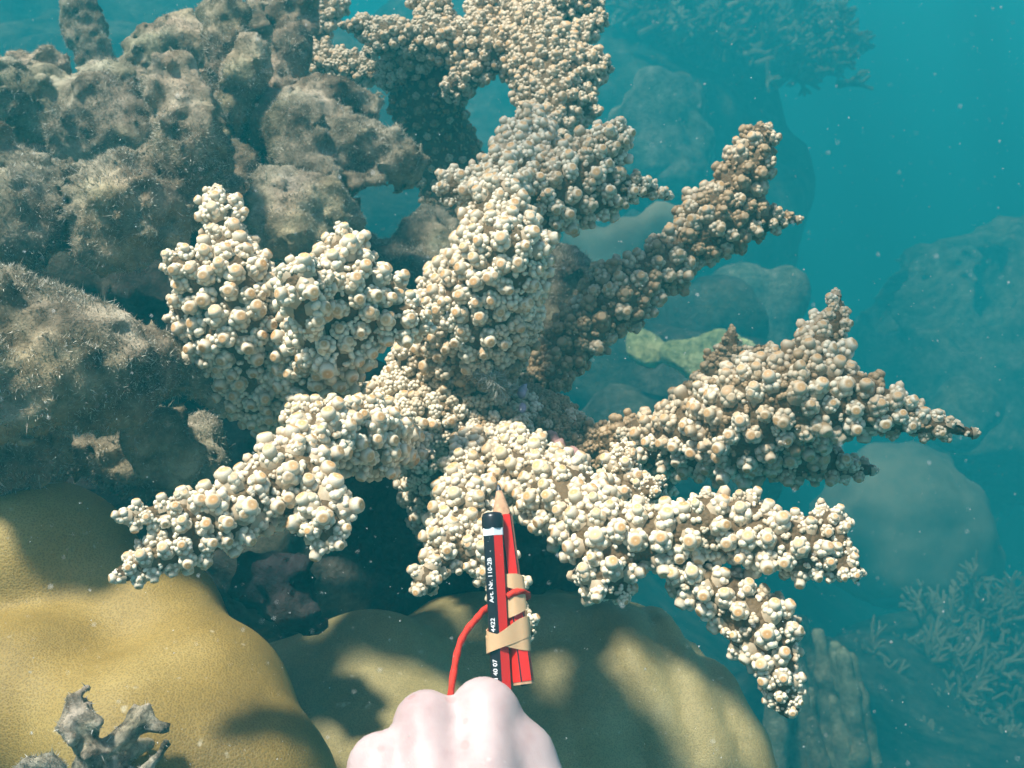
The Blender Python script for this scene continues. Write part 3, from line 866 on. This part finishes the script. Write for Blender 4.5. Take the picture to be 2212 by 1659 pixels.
HEXR = .0040
def hex_part(name, root, a, Fm, z0, z1, mats, r=HEXR, face_mats=None, rot=0.0):
    """six-sided stretch z0..z1; edges slightly rounded; faces may differ in material"""
    v = []; fs = []; mi = []
    ring = []
    for k in range(6):
        a0 = rot + k * math.pi / 3
        for e in (-.07, .07): ring.append((r * (1 - .012) * math.cos(a0 + e), r * (1 - .012) * math.sin(a0 + e)))
    n = 12
    for z in (z0, z1):
        for x, y in ring: v.append((x, y, z))
    for k in range(n):
        fs.append((k, (k + 1) % n, n + (k + 1) % n, n + k))
        mi.append((face_mats[(k // 2) % 6] if k % 2 == 1 else face_mats[6]) if face_mats else 0)
    fs.append(tuple(range(n - 1, -1, -1))); mi.append(0)
    fs.append(tuple(range(n, 2 * n))); mi.append(0)
    vv = np.array(v) @ Fm.T + a
    me = make_mesh(name, vv, fs, mats[0], smooth=False)
    for m in mats[1:]: me.materials.append(m)
    me.polygons.foreach_set('material_index', mi)
    return link(name, me, root)

def lathe_part(name, root, a, Fm, prof, mat, n=18):
    v, f = dome(n, prof); f = [tuple(x) for x in f]
    return link(name, make_mesh(name, v @ Fm.T + a, f, mat), root)

def cone_to_hex(name, root, a, Fm, z_hex, z_tip, r_tip, mat, rot):
    """sharpened wood: round at the tip, scalloped where it meets the lacquer"""
    n = 24; v = []; fs = []
    for j, t in enumerate((0.0, .25, .55, 1.0)):
        for k in range(n):
            an = rot + 2 * math.pi * k / n
            hexr = HEXR * math.cos(math.pi / 6) / math.cos(((an - rot) % (math.pi / 3)) - math.pi / 6)
            rr = (1 - t) * min(hexr, HEXR) + t * r_tip if t else hexr * .985
            rr = (HEXR * .96 * (1 - t) + r_tip * t) if t else hexr * .985
            zz = z_hex + (z_tip - z_hex) * t
            if t == 0: zz = z_hex + (hexr - HEXR * .9) * 3.0
            v.append((rr * math.cos(an), rr * math.sin(an), zz))
    for j in range(3):
        for k in range(n): fs.append((j * n + k, j * n + (k + 1) % n, (j + 1) * n + (k + 1) % n, (j + 1) * n + k))
    fs.append(tuple(range(3 * n, 4 * n)))
    return link(name, make_mesh(name, np.array(v) @ Fm.T + a, fs, mat), root)

def lettering(root, a, Fm, rot_face, z, text, size, mat, r=HEXR):
    cu = bpy.data.curves.new('lettering', 'FONT'); cu.body = text; cu.size = size; cu.align_y = 'CENTER'; cu.extrude = .00003; cu.offset = size * .012
    ob = bpy.data.objects.new('lettering', cu); COL.objects.link(ob)
    bpy.context.view_layer.update()
    me = bpy.data.meshes.new_from_object(ob.evaluated_get(bpy.context.evaluated_depsgraph_get()))
    bpy.data.objects.remove(ob)
    n = len(me.vertices); v = np.empty(n * 3, np.float32); me.vertices.foreach_get('co', v); v = v.reshape(-1, 3)
    ap = r * math.cos(math.pi / 6) + .00006
    nrm = np.array([math.cos(rot_face), math.sin(rot_face), 0]); tang = np.array([-math.sin(rot_face), math.cos(rot_face), 0])
    # text runs along the axis, its upright across the face
    loc = v[:, 0:1] * np.array([[0, 0, 1.0]]) - v[:, 1:2] * tang[None] + nrm * (ap + v[:, 2:3]) + np.array([0, 0, z])
    me.vertices.foreach_set('co', (loc @ Fm.T + a).astype(np.float32).ravel())
    me.materials.clear(); me.materials.append(mat)
    return link('lettering', me, root)

# long pencil: black dipped end upward, runs down behind the index knuckle
a1 = P(1107, 1900, .376); b1 = P(1063, 1106, .399)
F1 = axis_frame(a1, b1, -FWD)
L1 = np.linalg.norm(b1 - a1)
pen1 = thing('pencil', 'longer red and black striped pencil with white ring and black end, in front', 'pencil', a1)
ROT = R(90)                                # an edge faces the viewer: a black face on one side, a red one on the other
hex_part('barrel', pen1, a1, F1, 0.0, L1 - .0085, [M_RED, M_BLACK, M_RED], face_mats=[0, 1, 0, 1, 0, 1, 1], rot=ROT)
hex_part('white_ring', pen1, a1, F1, L1 - .0085, L1 - .0058, [M_WHITE], r=HEXR * 1.015, rot=ROT)
v, f = dome(24, [(HEXR * .99, L1 - .0060), (HEXR * 1.0, L1 - .0045), (HEXR * .98, L1 - .0018), (HEXR * .86, L1 - .0006), (HEXR * .6, L1 - .0001), (0, L1)])
link('dipped_end', make_mesh('dipped_end', v @ F1.T + a1, [tuple(x) for x in f], M_BLACK), pen1)
face = ROT - R(30)                         # the black face towards the viewer's other hand
def z_at(py):
    """distance along the pencil where it passes sheet height py"""
    t = np.linspace(0, L1, 400); y = proj(a1 + F1[:, 2] * t[:, None])[1]
    return float(np.interp(-py, -y, t))
for text, py in (('EAN 40 07', 1492), ('4422', 1364), ('Art. Nr. 110-2B', 1301)):
    lettering(pen1, a1, F1, face, z_at(py), text, .00245, M_WHITE)

# short pencil: sharpened point upward, cut end below
a2 = P(1131, 1476, .3885); b2 = P(1076, 1046, .4085)
F2 = axis_frame(a2, b2, -FWD)
L2 = np.linalg.norm(b2 - a2)
pen2 = thing('pencil', 'shorter red pencil with sharpened wooden point, strapped behind the longer one', 'pencil', a2)
ROT2 = R(90 - 8)
hex_part('barrel', pen2, a2, F2, .0006, L2 - .0120, [M_RED, M_BLACK], face_mats=[0, 0, 0, 0, 0, 0, 1], rot=ROT2)
hex_part('cut_end', pen2, a2, F2, -.0004, .0007, [M_WOOD], r=HEXR * .95, rot=ROT2)
lathe_part('lead_core', pen2, a2, F2, [(.0012, .0004), (.0012, -.0008), (0, -.0008)], M_LEAD)
cone_to_hex('sharpened_wood', pen2, a2, F2, L2 - .0124, L2 - .0026, .0011, M_WOOD, ROT2)
lathe_part('lead_point', pen2, a2, F2, [(.0011, L2 - .0027), (.0008, L2 - .0012), (.00035, L2 - .0002), (0, L2)], M_LEAD)

# ------------------------------------------------------------------ rubber bands and cord
def m_rubber():
    m, n, l, b = new_mat('tan rubber')
    b.inputs['Base Color'].default_value = (0.60, 0.37, 0.19, 1); b.inputs['Roughness'].default_value = .45
    b.inputs['Specular IOR Level'].default_value = .4
    b.inputs['Subsurface Weight'].default_value = .15; b.inputs['Subsurface Radius'].default_value = (.002, .001, .0006)
    return m
M_RUBBER = m_rubber()

def hull_path(circles, n=72):
    """closed path hugging circles (centre 2d, radius) in a plane"""
    th = np.linspace(0, 2 * math.pi, n, endpoint=False)
    u = np.stack([np.cos(th), np.sin(th)], 1)
    sup = np.stack([u @ np.array(c) + r for c, r in circles], 1)
    best = sup.argmax(1)
    C = np.array([c for c, r in circles]); Rr = np.array([r for c, r in circles])
    return C[best] + u * Rr[best][:, None]

def band(label, py, who, tilt_px, width, phase=0.0, twist=0.0, rad_extra=.0003, group='rubber bands'):
    """flat closed ribbon round the pencils in who, centred at sheet height py"""
    za = z_at(py); c1 = a1 + F1[:, 2] * za
    t = np.linspace(0, L2, 300); y2 = proj(a2 + F2[:, 2] * t[:, None])[1]
    c2 = a2 + F2[:, 2] * float(np.interp(-py, -y2, t))
    Fm = F1 if 1 in who else F2
    o = c1 if 1 in who else c2
    circ = []
    for w in who:
        d = (c1 if w == 1 else c2) - o
        circ.append(((d @ Fm[:, 0], d @ Fm[:, 1]), HEXR + rad_extra))
    p = hull_path(circ, 360)
    seg = np.linalg.norm(np.roll(p, -1, 0) - p, axis=1); cum = np.concatenate([[0], np.cumsum(seg)])
    pc = np.concatenate([p, p[:1]]); tt = np.linspace(0, cum[-1], 96, endpoint=False)
    p = np.stack([np.interp(tt, cum, pc[:, 0]), np.interp(tt, cum, pc[:, 1])], 1)
    n = len(p)
    x = p[:, 0]; xs = (x - x.min()) / (x.max() - x.min())
    front = p[:, 1] > np.mean([c[0][1] for c in circ])
    th = np.linspace(0, 2 * math.pi, n, endpoint=False)
    slope = tilt_px * .39 / FPX
    zc = -slope * (xs - .5) + .0003 * np.sin(2 * th + phase)
    w = width * (.5 + .10 * np.sin(2 * th + phase))
    nrm = np.roll(p, -1, 0) - np.roll(p, 1, 0); nrm = np.stack([nrm[:, 1], -nrm[:, 0]], 1); nrm /= np.linalg.norm(nrm, axis=1, keepdims=True)
    th_ = .00035
    rings = []
    for dz, dn in ((-1, 0), (1, 0), (1, th_), (-1, th_)):
        q2 = p + nrm * (dn + .00015 * np.sin(5 * th)[:, None])
        rings.append(np.stack([q2[:, 0], q2[:, 1], zc + dz * w + twist * np.sin(th) * dz], 1))
    v = np.stack(rings, 1).reshape(-1, 3) @ Fm.T + o
    fs = []
    for k in range(n):
        k2 = (k + 1) % n
        for j in range(4):
            j2 = (j + 1) % 4
            fs.append((k * 4 + j, k * 4 + j2, k2 * 4 + j2, k2 * 4 + j))
    me = make_mesh('rubber_band', v, fs, M_RUBBER); me.set_sharp_from_angle(angle=R(50))
    return tag(link('rubber_band', me, origin=o), label, 'rubber band', group)

band('wide tan rubber band strapping both pencils together just above the knuckles', 1374, (1, 2), 34, .0062, phase=math.pi, rad_extra=.0004)
band('thin lower loop of tan rubber band slanting under the wide one on both pencils', 1384, (1, 2), -22, .0046, phase=math.pi, rad_extra=.00005)
band('upper tan rubber loop wound round only the shorter pencil', 1258, (2,), -22, .0052, phase=math.pi, rad_extra=.0006)
band('lower tan rubber loop twisted round only the shorter pencil, under the red cord knot', 1312, (2,), 20, .0052, phase=math.pi + .6, twist=.0006, rad_extra=.0004)

M_CORD = simple('red cord', (0.62, 0.035, 0.018), .7, .2, 900, .3)
def tube(pts, r, n=10, sub=8):
    pts = np.array(pts); m = len(pts)
    out = []
    for i in range(m - 1):
        p0, p1, p2, p3 = pts[max(i - 1, 0)], pts[i], pts[i + 1], pts[min(i + 2, m - 1)]
        for s in range(sub):
            t = s / sub
            out.append(.5 * ((2 * p1) + (-p0 + p2) * t + (2 * p0 - 5 * p1 + 4 * p2 - p3) * t * t + (-p0 + 3 * p1 - 3 * p2 + p3) * t ** 3))
    out.append(pts[-1]); out = np.array(out)
    tan = np.gradient(out, axis=0); tan /= np.linalg.norm(tan, axis=1, keepdims=True)
    x = np.cross(tan[0], [0, 0, 1.0]); x /= np.linalg.norm(x)
    v = []; L = len(out)
    for i in range(L):
        x = x - (x @ tan[i]) * tan[i]; x /= np.linalg.norm(x); y = np.cross(tan[i], x)
        for k in range(n):
            a = 2 * math.pi * k / n
            rr = r * (1 + .10 * math.sin(2 * a + i * .9))      # twisted strands
            v.append(out[i] + rr * (math.cos(a) * x + math.sin(a) * y))
    f = [(i * n + k, i * n + (k + 1) % n, (i + 1) * n + (k + 1) % n, (i + 1) * n + k) for i in range(L - 1) for k in range(n)]
    f += [tuple(range(n - 1, -1, -1)), tuple((L - 1) * n + k for k in range(n))]
    return np.array(v), f
cz = .4045
v, f = tube([P(1095, 1288, .3925), P(1118, 1278, .3935), P(1136, 1282, .3985), P(1138, 1290, .405), P(1110, 1296, .4085), P(1075, 1300, .4085), P(1046, 1318, .404), P(1030, 1336, .400),
             P(1008, 1362, .397), P(992, 1395, .395), P(982, 1440, .392), P(974, 1500, .388), P(968, 1600, .386), P(975, 1720, .388)], .00125)
tag(link('red_cord', make_mesh('red_cord', v, f, M_CORD), origin=P(975, 1600, .387)), 'thin red cord looping from the pencils down behind the knuckles', 'cord')
print('hand done')

# ------------------------------------------------------------------ corals and reef further off in the water
M_LOBED = m_dead('pale lobed coral', [(0.07, 0.068, 0.045), (0.17, 0.165, 0.11), (0.28, 0.27, 0.19), (0.42, 0.40, 0.29)], .03, .5)
M_FINGER = m_dead('pale finger coral', [(0.08, 0.078, 0.045), (0.17, 0.165, 0.10), (0.25, 0.24, 0.15), (0.34, 0.33, 0.22)], .012, .6)
M_PLATE = m_dead('yellow green plate coral', [(0.20, 0.22, 0.08), (0.34, 0.37, 0.15), (0.46, 0.49, 0.22), (0.56, 0.58, 0.30)], .012, .6)
M_STAG = simple('thicket coral', (0.17, 0.15, 0.09), .8, .2, 10, .4)
M_TABLE = m_dead('table coral', [(0.06, 0.055, 0.035), (0.14, 0.125, 0.08), (0.23, 0.21, 0.14), (0.36, 0.33, 0.23)], .02, .4)

def far_blob(name, label, cat, chains, mat, h, k, amp, freq, seed, amp2=0, freq2=10, extra=None, group=None):
    segs = chains_to_segs(far(chains)); h, k, amp, amp2, freq, freq2 = h * FAR, k * FAR, amp * FAR, amp2 * FAR, freq / FAR, freq2 / FAR
    def fn(p):
        d = segs_sdf(p, segs, k) - amp * fbm(p * freq, 3, seed)
        if amp2: d = d - amp2 * (1 - 2 * np.abs(vnoise(p * freq2, seed + 9)))
        if extra is not None: d = d - extra(p)
        return d
    lo, hi = segs_bounds(segs, amp + amp2 + h * 2)
    v, q = surface(fn, lo, hi, h)
    c = v.mean(0); c[2] = v[:, 2].min()
    return tag(link(name, make_mesh(name, v, q, mat), origin=c), label, cat, group)

# reef head behind
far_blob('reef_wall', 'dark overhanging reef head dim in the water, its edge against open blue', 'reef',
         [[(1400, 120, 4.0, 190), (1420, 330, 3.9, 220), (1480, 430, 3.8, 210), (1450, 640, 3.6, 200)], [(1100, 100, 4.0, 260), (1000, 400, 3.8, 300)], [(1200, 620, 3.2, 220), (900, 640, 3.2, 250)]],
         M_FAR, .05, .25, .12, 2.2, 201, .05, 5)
rl = np.random.default_rng(5)
lob = []
for i in range(60):
    u = rl.uniform(-1, 1); w = (i // 6 + rl.uniform(-.4, .4)) / 9.0
    x = 1425 + u * 110 * (0.55 + .45 * math.sqrt(max(0, w))); y = 175 + w * 210 + u * u * 25
    lob.append([(x, y + 50, 3.05, 34), (x + u * 5, y, 2.95 - .10 * (1 - u * u) - .05 * w, rl.uniform(22, 34))])
lob.append([(1420, 260, 3.08, 70), (1420, 340, 3.08, 90)])
far_blob('lobed_coral', 'pale coral of rounded stacked lobes below the dim table coral', 'coral', lob, M_LOBED, .013, .012, .008, 12, 202, .004, 40)
lob = [[(1230 + 40 * i + rl.uniform(-15, 15), 330 + rl.uniform(-20, 60), 2.8, rl.uniform(30, 45))] for i in range(6)]
far_blob('lobed_coral', 'lower dim lobed coral peeking out behind the short side arm', 'coral', lob, M_LOBED, .016, .03, .016, 12, 203, .006, 30)

def twig_thing(name, label, cat, base, roots, mat, seed, seglen, rad, depth, spread, updir, base_obj=None, group=None):
    """a bushy coral: every stem from the root is a part of its own"""
    r = np.random.default_rng(seed)
    root = thing(name, label, cat, base, group)
    for (p0, d0) in roots:
        V, F = [], []; off = 0
        def grow(p, d, rr, lv, L):
            nonlocal off
            n = 6; e = p + d * L
            fr = frame(d)
            ring = [fr @ np.array([math.cos(a), math.sin(a), 0]) for a in np.linspace(0, 2 * math.pi, n, endpoint=False)]
            v = [p + x * rr for x in ring] + [e + x * rr * .74 for x in ring] + [e + d * rr * .7]
            f = []
            for k in range(n):
                k2 = (k + 1) % n
                f += [(off + k, off + k2, off + n + k2), (off + k, off + n + k2, off + n + k), (off + n + k, off + n + k2, off + 2 * n)]
            V.extend(v); F.extend(f); off += len(v)
            if lv == 0: return
            for c in range(r.integers(2, 4)):
                nd = d + r.normal(0, spread, 3) + np.array(updir) * .35; nd /= np.linalg.norm(nd)
                grow(e - d * L * r.uniform(0, .35), nd, rr * r.uniform(.68, .82), lv - 1, L * r.uniform(.7, .95))
        d0 = np.array(d0); d0 = d0 / np.linalg.norm(d0)
        grow(np.array(p0), d0, rad, depth, seglen * r.uniform(.8, 1.2))
        link('branch', make_mesh('branch', np.array(V), np.array(F), mat), root)
    return root

# table coral with a fringe of twigs
ro = []
r5 = np.random.default_rng(15)
for i in range(240):
    t = r5.random() ** .8; x = 1340 + 470 * t; y = r5.uniform(-20 + 70 * t, 80 + 110 * t); d = (3.45 + r5.uniform(-.35, .45)) * FAR
    ro.append((P(x, y, d), (r5.normal(.35, .4), r5.normal(-.25, .3), .35 + r5.uniform(-.3, .4))))
tab = twig_thing('table_coral', 'dim overhanging table coral with a twiggy fringe against open water', 'coral', P(1500, 200, 3.5 * FAR), ro, M_TABLE, 16, .042 * FAR, .014 * FAR, 3, .55, (0, 0, .35))
segs = chains_to_segs(far([[(1300, 60, 3.8, 70), (1500, 90, 3.6, 74), (1650, 115, 3.5, 58), (1780, 145, 3.4, 30)], [(1400, 0, 3.9, 80), (1600, 30, 3.7, 66), (1750, 90, 3.6, 44)], [(1480, 120, 3.6, 60), (1560, 260, 3.7, 90)]]))
fn = lumpy(segs, .14, .07, 5, 17, .04, 15)
lo, hi = segs_bounds(segs, .12)
v, q = surface(fn, lo, hi, .034)
link('plate', make_mesh('plate', v, q, M_TABLE), tab)

def swirl(p):
    q = p * 2.3 + .6 * np.stack([vnoise(p * 2.2, 31), vnoise(p * 2.2, 32), vnoise(p * 2.2, 33)], 1)
    return .20 * (1 - 2 * np.abs(vnoise(q, 34))) + .05 * vnoise(p * 7, 36)
far_blob('boulder_coral', 'big pale mound coral with folded ridges out in the blue water', 'coral',
         [[(2140, 730, 4.6, 190)], [(2300, 740, 4.6, 230)], [(2000, 790, 4.5, 120)], [(2120, 900, 4.4, 200)]], M_LOBED, .035, .15, .04, 2.5, 205, extra=swirl)
far_blob('boulder_coral', 'low round coral head half lost in haze beside the spiky arm tip', 'coral',
         [[(2080, 860, 3.6, 50)], [(2130, 880, 3.6, 44)], [(2060, 920, 3.6, 60)]], M_LOBED, .025, .05, .02, 6, 206)
far_blob('boulder_coral', 'broad smooth dim boulder below the spiky arm tip', 'coral',
         [[(1950, 1130, 3.0, 150)], [(1880, 1150, 3.0, 110)], [(2020, 1190, 3.0, 110)]], M_STAG, .03, .1, .05, 4, 207, .02, 14)
lob = [[(1560 + 150 * rl.random(), 600 + 170 * rl.random(), 2.5, rl.uniform(26, 50))] for i in range(16)]
far_blob('lobed_coral', 'hazy bumpy coral patch under the raised arm near open water', 'coral', lob, M_LOBED, .018, .03, .012, 8, 208)
lob = [[(1240 + 230 * rl.random(), 470 + 130 * rl.random(), 2.0, rl.uniform(18, 40))] for i in range(26)]
far_blob('lobed_coral', 'hazy turf-brown coral patch between the column arm and the raised arm', 'coral', lob, M_STAG, .014, .02, .014, 14, 209)

# yellow-green plates
def plate(label, pts, d, seed):
    segs = chains_to_segs([[(x, y, d, r)] for x, y, r in pts])
    c = P(pts[0][0], pts[0][1], d)
    tilt = np.array([0.05, -.75, .65]); tilt /= np.linalg.norm(tilt)
    def fn(p):
        e = p - c
        hgt = e @ tilt
        flat = p - np.outer(hgt, tilt)
        r = segs_sdf(flat, segs2, .02) - .010 * fbm(p * 17, 2, seed)
        return np.maximum(r, np.abs(hgt - .012 * vnoise(p * 9, seed)) - .014)
    segs2 = []
    for a, b, ra, rb in segs:
        a2 = a - ((a - c) @ tilt) * tilt; segs2.append((a2, a2 + 1e-5, ra, ra))
    lo, hi = segs_bounds(segs2, .06)
    v, q = surface(fn, lo, hi, .009)
    o = link('plate_coral', make_mesh('plate_coral', v, q, M_PLATE), origin=c)
    return tag(o, label, 'coral')
plate('small rounded yellow-green plate coral glowing beneath the raised arm', [(1394, 745, 38), (1404, 768, 28), (1380, 762, 28), (1372, 726, 18), (1420, 752, 20)], 1.55 * FAR, 301)
plate('wider yellow-green plate coral next to the dark spike behind the spiky cluster', [(1488, 772, 40), (1525, 765, 44), (1455, 765, 28), (1560, 750, 44), (1595, 775, 46), (1500, 792, 28), (1540, 795, 30)], 1.5 * FAR, 302)
far_blob('reef_slope', 'dim rubble slope carrying the yellow-green plates', 'rock',
         [[(1300, 820, 1.8, 120), (1500, 830, 1.75, 110), (1650, 860, 1.8, 130)], [(1350, 960, 1.6, 120), (1550, 1000, 1.6, 130)], [(1430, 690, 1.95, 60), (1580, 680, 2.0, 70)]], M_FAR, .022, .08, .05, 5, 210, .015, 18)

# pale finger coral standing low in the water
fc = thing('finger_coral', 'pale green column-fingered coral below the downward coral fork', 'coral', P(1760, 1600, 1.65 * FAR))
rf = np.random.default_rng(61)
for i in range(30):
    x0 = 1660 + 200 * rf.random(); top = 1280 + (x0 - 1660) * .75 + rf.uniform(0, 230) * (i % 3 > 0)
    d = (1.62 + rf.uniform(-.06, .10)) * FAR
    bend = rf.uniform(10, 70)
    segs = chains_to_segs([[(x0 - 10, top, d, 15), (x0 + bend * .2, top + 90, d, 20), (x0 + bend * .6, top + 220, d + .02, 24), (x0 + bend, top + 330, d + .04, 26)]])
    fn = lumpy(segs, .017, .009, 22, 600 + i)
    lo, hi = segs_bounds(segs, .016)
    v, q = surface(fn, lo, hi, .011)
    link('column', make_mesh('column', v, q, M_FINGER), fc)

ro = []
r6 = np.random.default_rng(26)
for i in range(170):
    x = r6.uniform(1840, 2330); y = r6.uniform(1250, 1800); 
    if x < 1980 and y < 1380: continue
    d = (2.7 - (y - 1250) / 550 * .6 + r6.uniform(-.08, .08)) * FAR
    ro.append((P(x, y + 60, d), (r6.normal(-.1, .35), r6.normal(-.3, .3), .9)))
twig_thing('staghorn_thicket', 'dim thicket of thin branching coral in the lower blue corner', 'coral', P(2100, 1800, 1.8 * FAR), ro, M_STAG, 27, .046 * FAR, .0095 * FAR, 3, .5, (0, -.1, .5))
far_blob('reef_slope', 'dark slope under the thin branching thicket', 'rock',
         [[(1750, 1600, 2.3, 190), (2050, 1570, 2.8, 240), (2350, 1510, 3.0, 260)], [(1700, 1900, 2.0, 250), (2200, 1900, 2.2, 300)]], M_FAR, .04, .15, .06, 4, 211)
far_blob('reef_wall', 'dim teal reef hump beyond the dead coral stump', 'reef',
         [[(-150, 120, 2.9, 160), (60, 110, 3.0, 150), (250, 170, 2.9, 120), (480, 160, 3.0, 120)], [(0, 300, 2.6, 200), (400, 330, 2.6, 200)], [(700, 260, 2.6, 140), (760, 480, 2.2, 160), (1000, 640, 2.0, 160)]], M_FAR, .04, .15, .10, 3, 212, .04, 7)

# ------------------------------------------------------------------ drifting specks
ns = 8000
px = rng.uniform(-100, 2312, ns); py = rng.uniform(-80, 1740, ns); dd = .16 + 2.2 * rng.random(ns) ** 1.3
pc = np.array([P(a, b, c) for a, b, c in zip(px, py, dd)])
sz = (.00009 + .00024 * rng.random(ns) ** 4) * (.5 + .75 * dd)
tet = np.array([(1, 1, 1), (1, -1, -1), (-1, 1, -1), (-1, -1, 1)]) * .75
st = rng.normal(0, 1, (ns, 4, 3)) * .35
v = (pc[:, None] + (tet[None] + st) * sz[:, None, None]).reshape(-1, 3)
o = np.arange(ns)[:, None] * 4
f = np.concatenate([o + np.array(x) for x in ((0, 1, 2), (0, 3, 1), (0, 2, 3), (1, 3, 2))])
M_SNOW = simple('drifting specks', (0.75, 0.73, 0.66), .8, .2)
snow = link('marine_snow', make_mesh('marine_snow', v, f, M_SNOW, smooth=False))
snow['kind'] = 'stuff'; snow['label'] = 'tiny pale specks drifting in the water'

# ------------------------------------------------------------------ added unseen sheet that dapples the sun, and the water itself
m_dapple = bpy.data.materials.new('painted sun dapple'); m_dapple.use_nodes = True
n, l = m_dapple.node_tree.nodes, m_dapple.node_tree.links
n.remove(n['Principled BSDF'])
at = n.new('ShaderNodeAttribute'); at.attribute_name = 'col'
tr = n.new('ShaderNodeBsdfTransparent'); l.new(at.outputs['Color'], tr.inputs[0]); l.new(tr.outputs[0], n['Material Output'].inputs[0])
def dapple_z(x, y):
    p = np.stack([x, y, np.zeros_like(x)], -1)
    return 1.55 + .02 * fbm(p * 1.3, 3, 4)
def dapple(x, y, seed):
    """painted transparency of the added sheet: soft bright bands that dapple the sunlight"""
    p = np.stack([x * 6.5, y * 6.5, np.full_like(x, .37)], -1)
    p = p + .8 * np.stack([vnoise(p * .6, seed + 1), vnoise(p * .6, seed + 2), np.zeros_like(x)], -1)
    t = .5 + .5 * (vnoise(p, seed) * .75 + vnoise(p * 2.1, seed + 7) * .35)
    t = np.clip((t - .30) / .34, 0, 1); t = t * t * (3 - 2 * t)
    return .30 + .70 * t
def under(px, py, d):
    q = P(px, py, d); t = (1.55 - q[2]) / SUN_DIR[2]
    return q + SUN_DIR * t
SPOTS = [(500, 1080, .43, 3), (700, 1000, .45, 3), (330, 1130, .42, 2), (620, 1050, .45, 2), (1000, 1560, .36, 2), (900, 1620, .36, 2), (760, 560, .51, 3), (680, 640, .49, 3), (460, 600, .54, 3), (480, 450, .56, 2), (560, 680, .55, 2),
         (1060, 1010, .55, 2), (1230, 1100, .49, 1.5), (960, 1180, .47, 1.5), (1090, 560, .56, 2), (1070, 1300, .39, 1.5), (1070, 440, .6, 1), (1650, 1150, .45, .7), (1900, 870, .51, .7), (1180, 130, .82, .7), (150, 200, .74, 1),
         (250, 420, .63, 1), (700, 260, .77, 1), (150, 720, .5, 1), (100, 1150, .50, 1.2), (250, 1350, .47, 1.2), (420, 1640, .43, 1.2), (60, 1620, .44, 1), (1560, 1480, .62, .8),
         (980, 860, .62, -1), (180, 1500, .44, -1.5), (450, 1430, .47, -1.5), (300, 1480, .45, -1.2), (560, 1560, .44, -1), (1200, 940, .63, -.8), (1550, 960, .55, -1.5), (1340, 640, .68, -1.8), (1250, 720, .69, -1), (1500, 500, .71, -1), (1620, 930, .54, -1), (1050, 1600, .62, -1)]
SP = np.array([under(*q[:3]) for q in SPOTS]); SW = np.array([q[3] for q in SPOTS])
best = max(range(2500), key=lambda sd: float((dapple(SP[:, 0], SP[:, 1], sd * 13) * SW).sum()))
v, f = sheet(stretch(-15, 15, 220, -.5, 2.6), stretch(-9, 19, 220, .4, 2.6), dapple_z)
g = dapple(v[:, 0], v[:, 1], best * 13)
sea = link('dapple_sheet', make_mesh('dapple_sheet', v, f, m_dapple, np.stack([g * .97, g, g], 1))); sea['kind'] = 'structure'  # added above the view to block sunlight in patches

hm = bpy.data.materials.new('sea water'); hm.use_nodes = True
n, l = hm.node_tree.nodes, hm.node_tree.links
n.remove(n['Principled BSDF'])
pv = n.new('ShaderNodeVolumePrincipled')
pv.inputs['Color'].default_value = (0.022, 0.50, 0.53, 1)
pv.inputs['Density'].default_value = 0.25
l.new(pv.outputs[0], n['Material Output'].inputs['Volume'])
x0, x1, y0, y1, z1 = -14.6, 14.6, -8.6, 18.6, 1.12
z0 = float(seabed_z(*[g.ravel() for g in np.meshgrid(np.linspace(-14, 14, 60), np.linspace(-8, 18, 60))]).min()) - 1.3
bv = [(x, y, z) for z in (z0, z1) for y in (y0, y1) for x in (x0, x1)]
bf = [(0, 2, 3, 1), (4, 5, 7, 6), (0, 1, 5, 4), (2, 6, 7, 3), (0, 4, 6, 2), (1, 3, 7, 5)]
hz = link('haze', make_mesh('haze', np.array(bv), bf, hm, smooth=False)); hz['kind'] = 'stuff'; hz['label'] = 'blue-green hazy sea water all around'
print('all done')
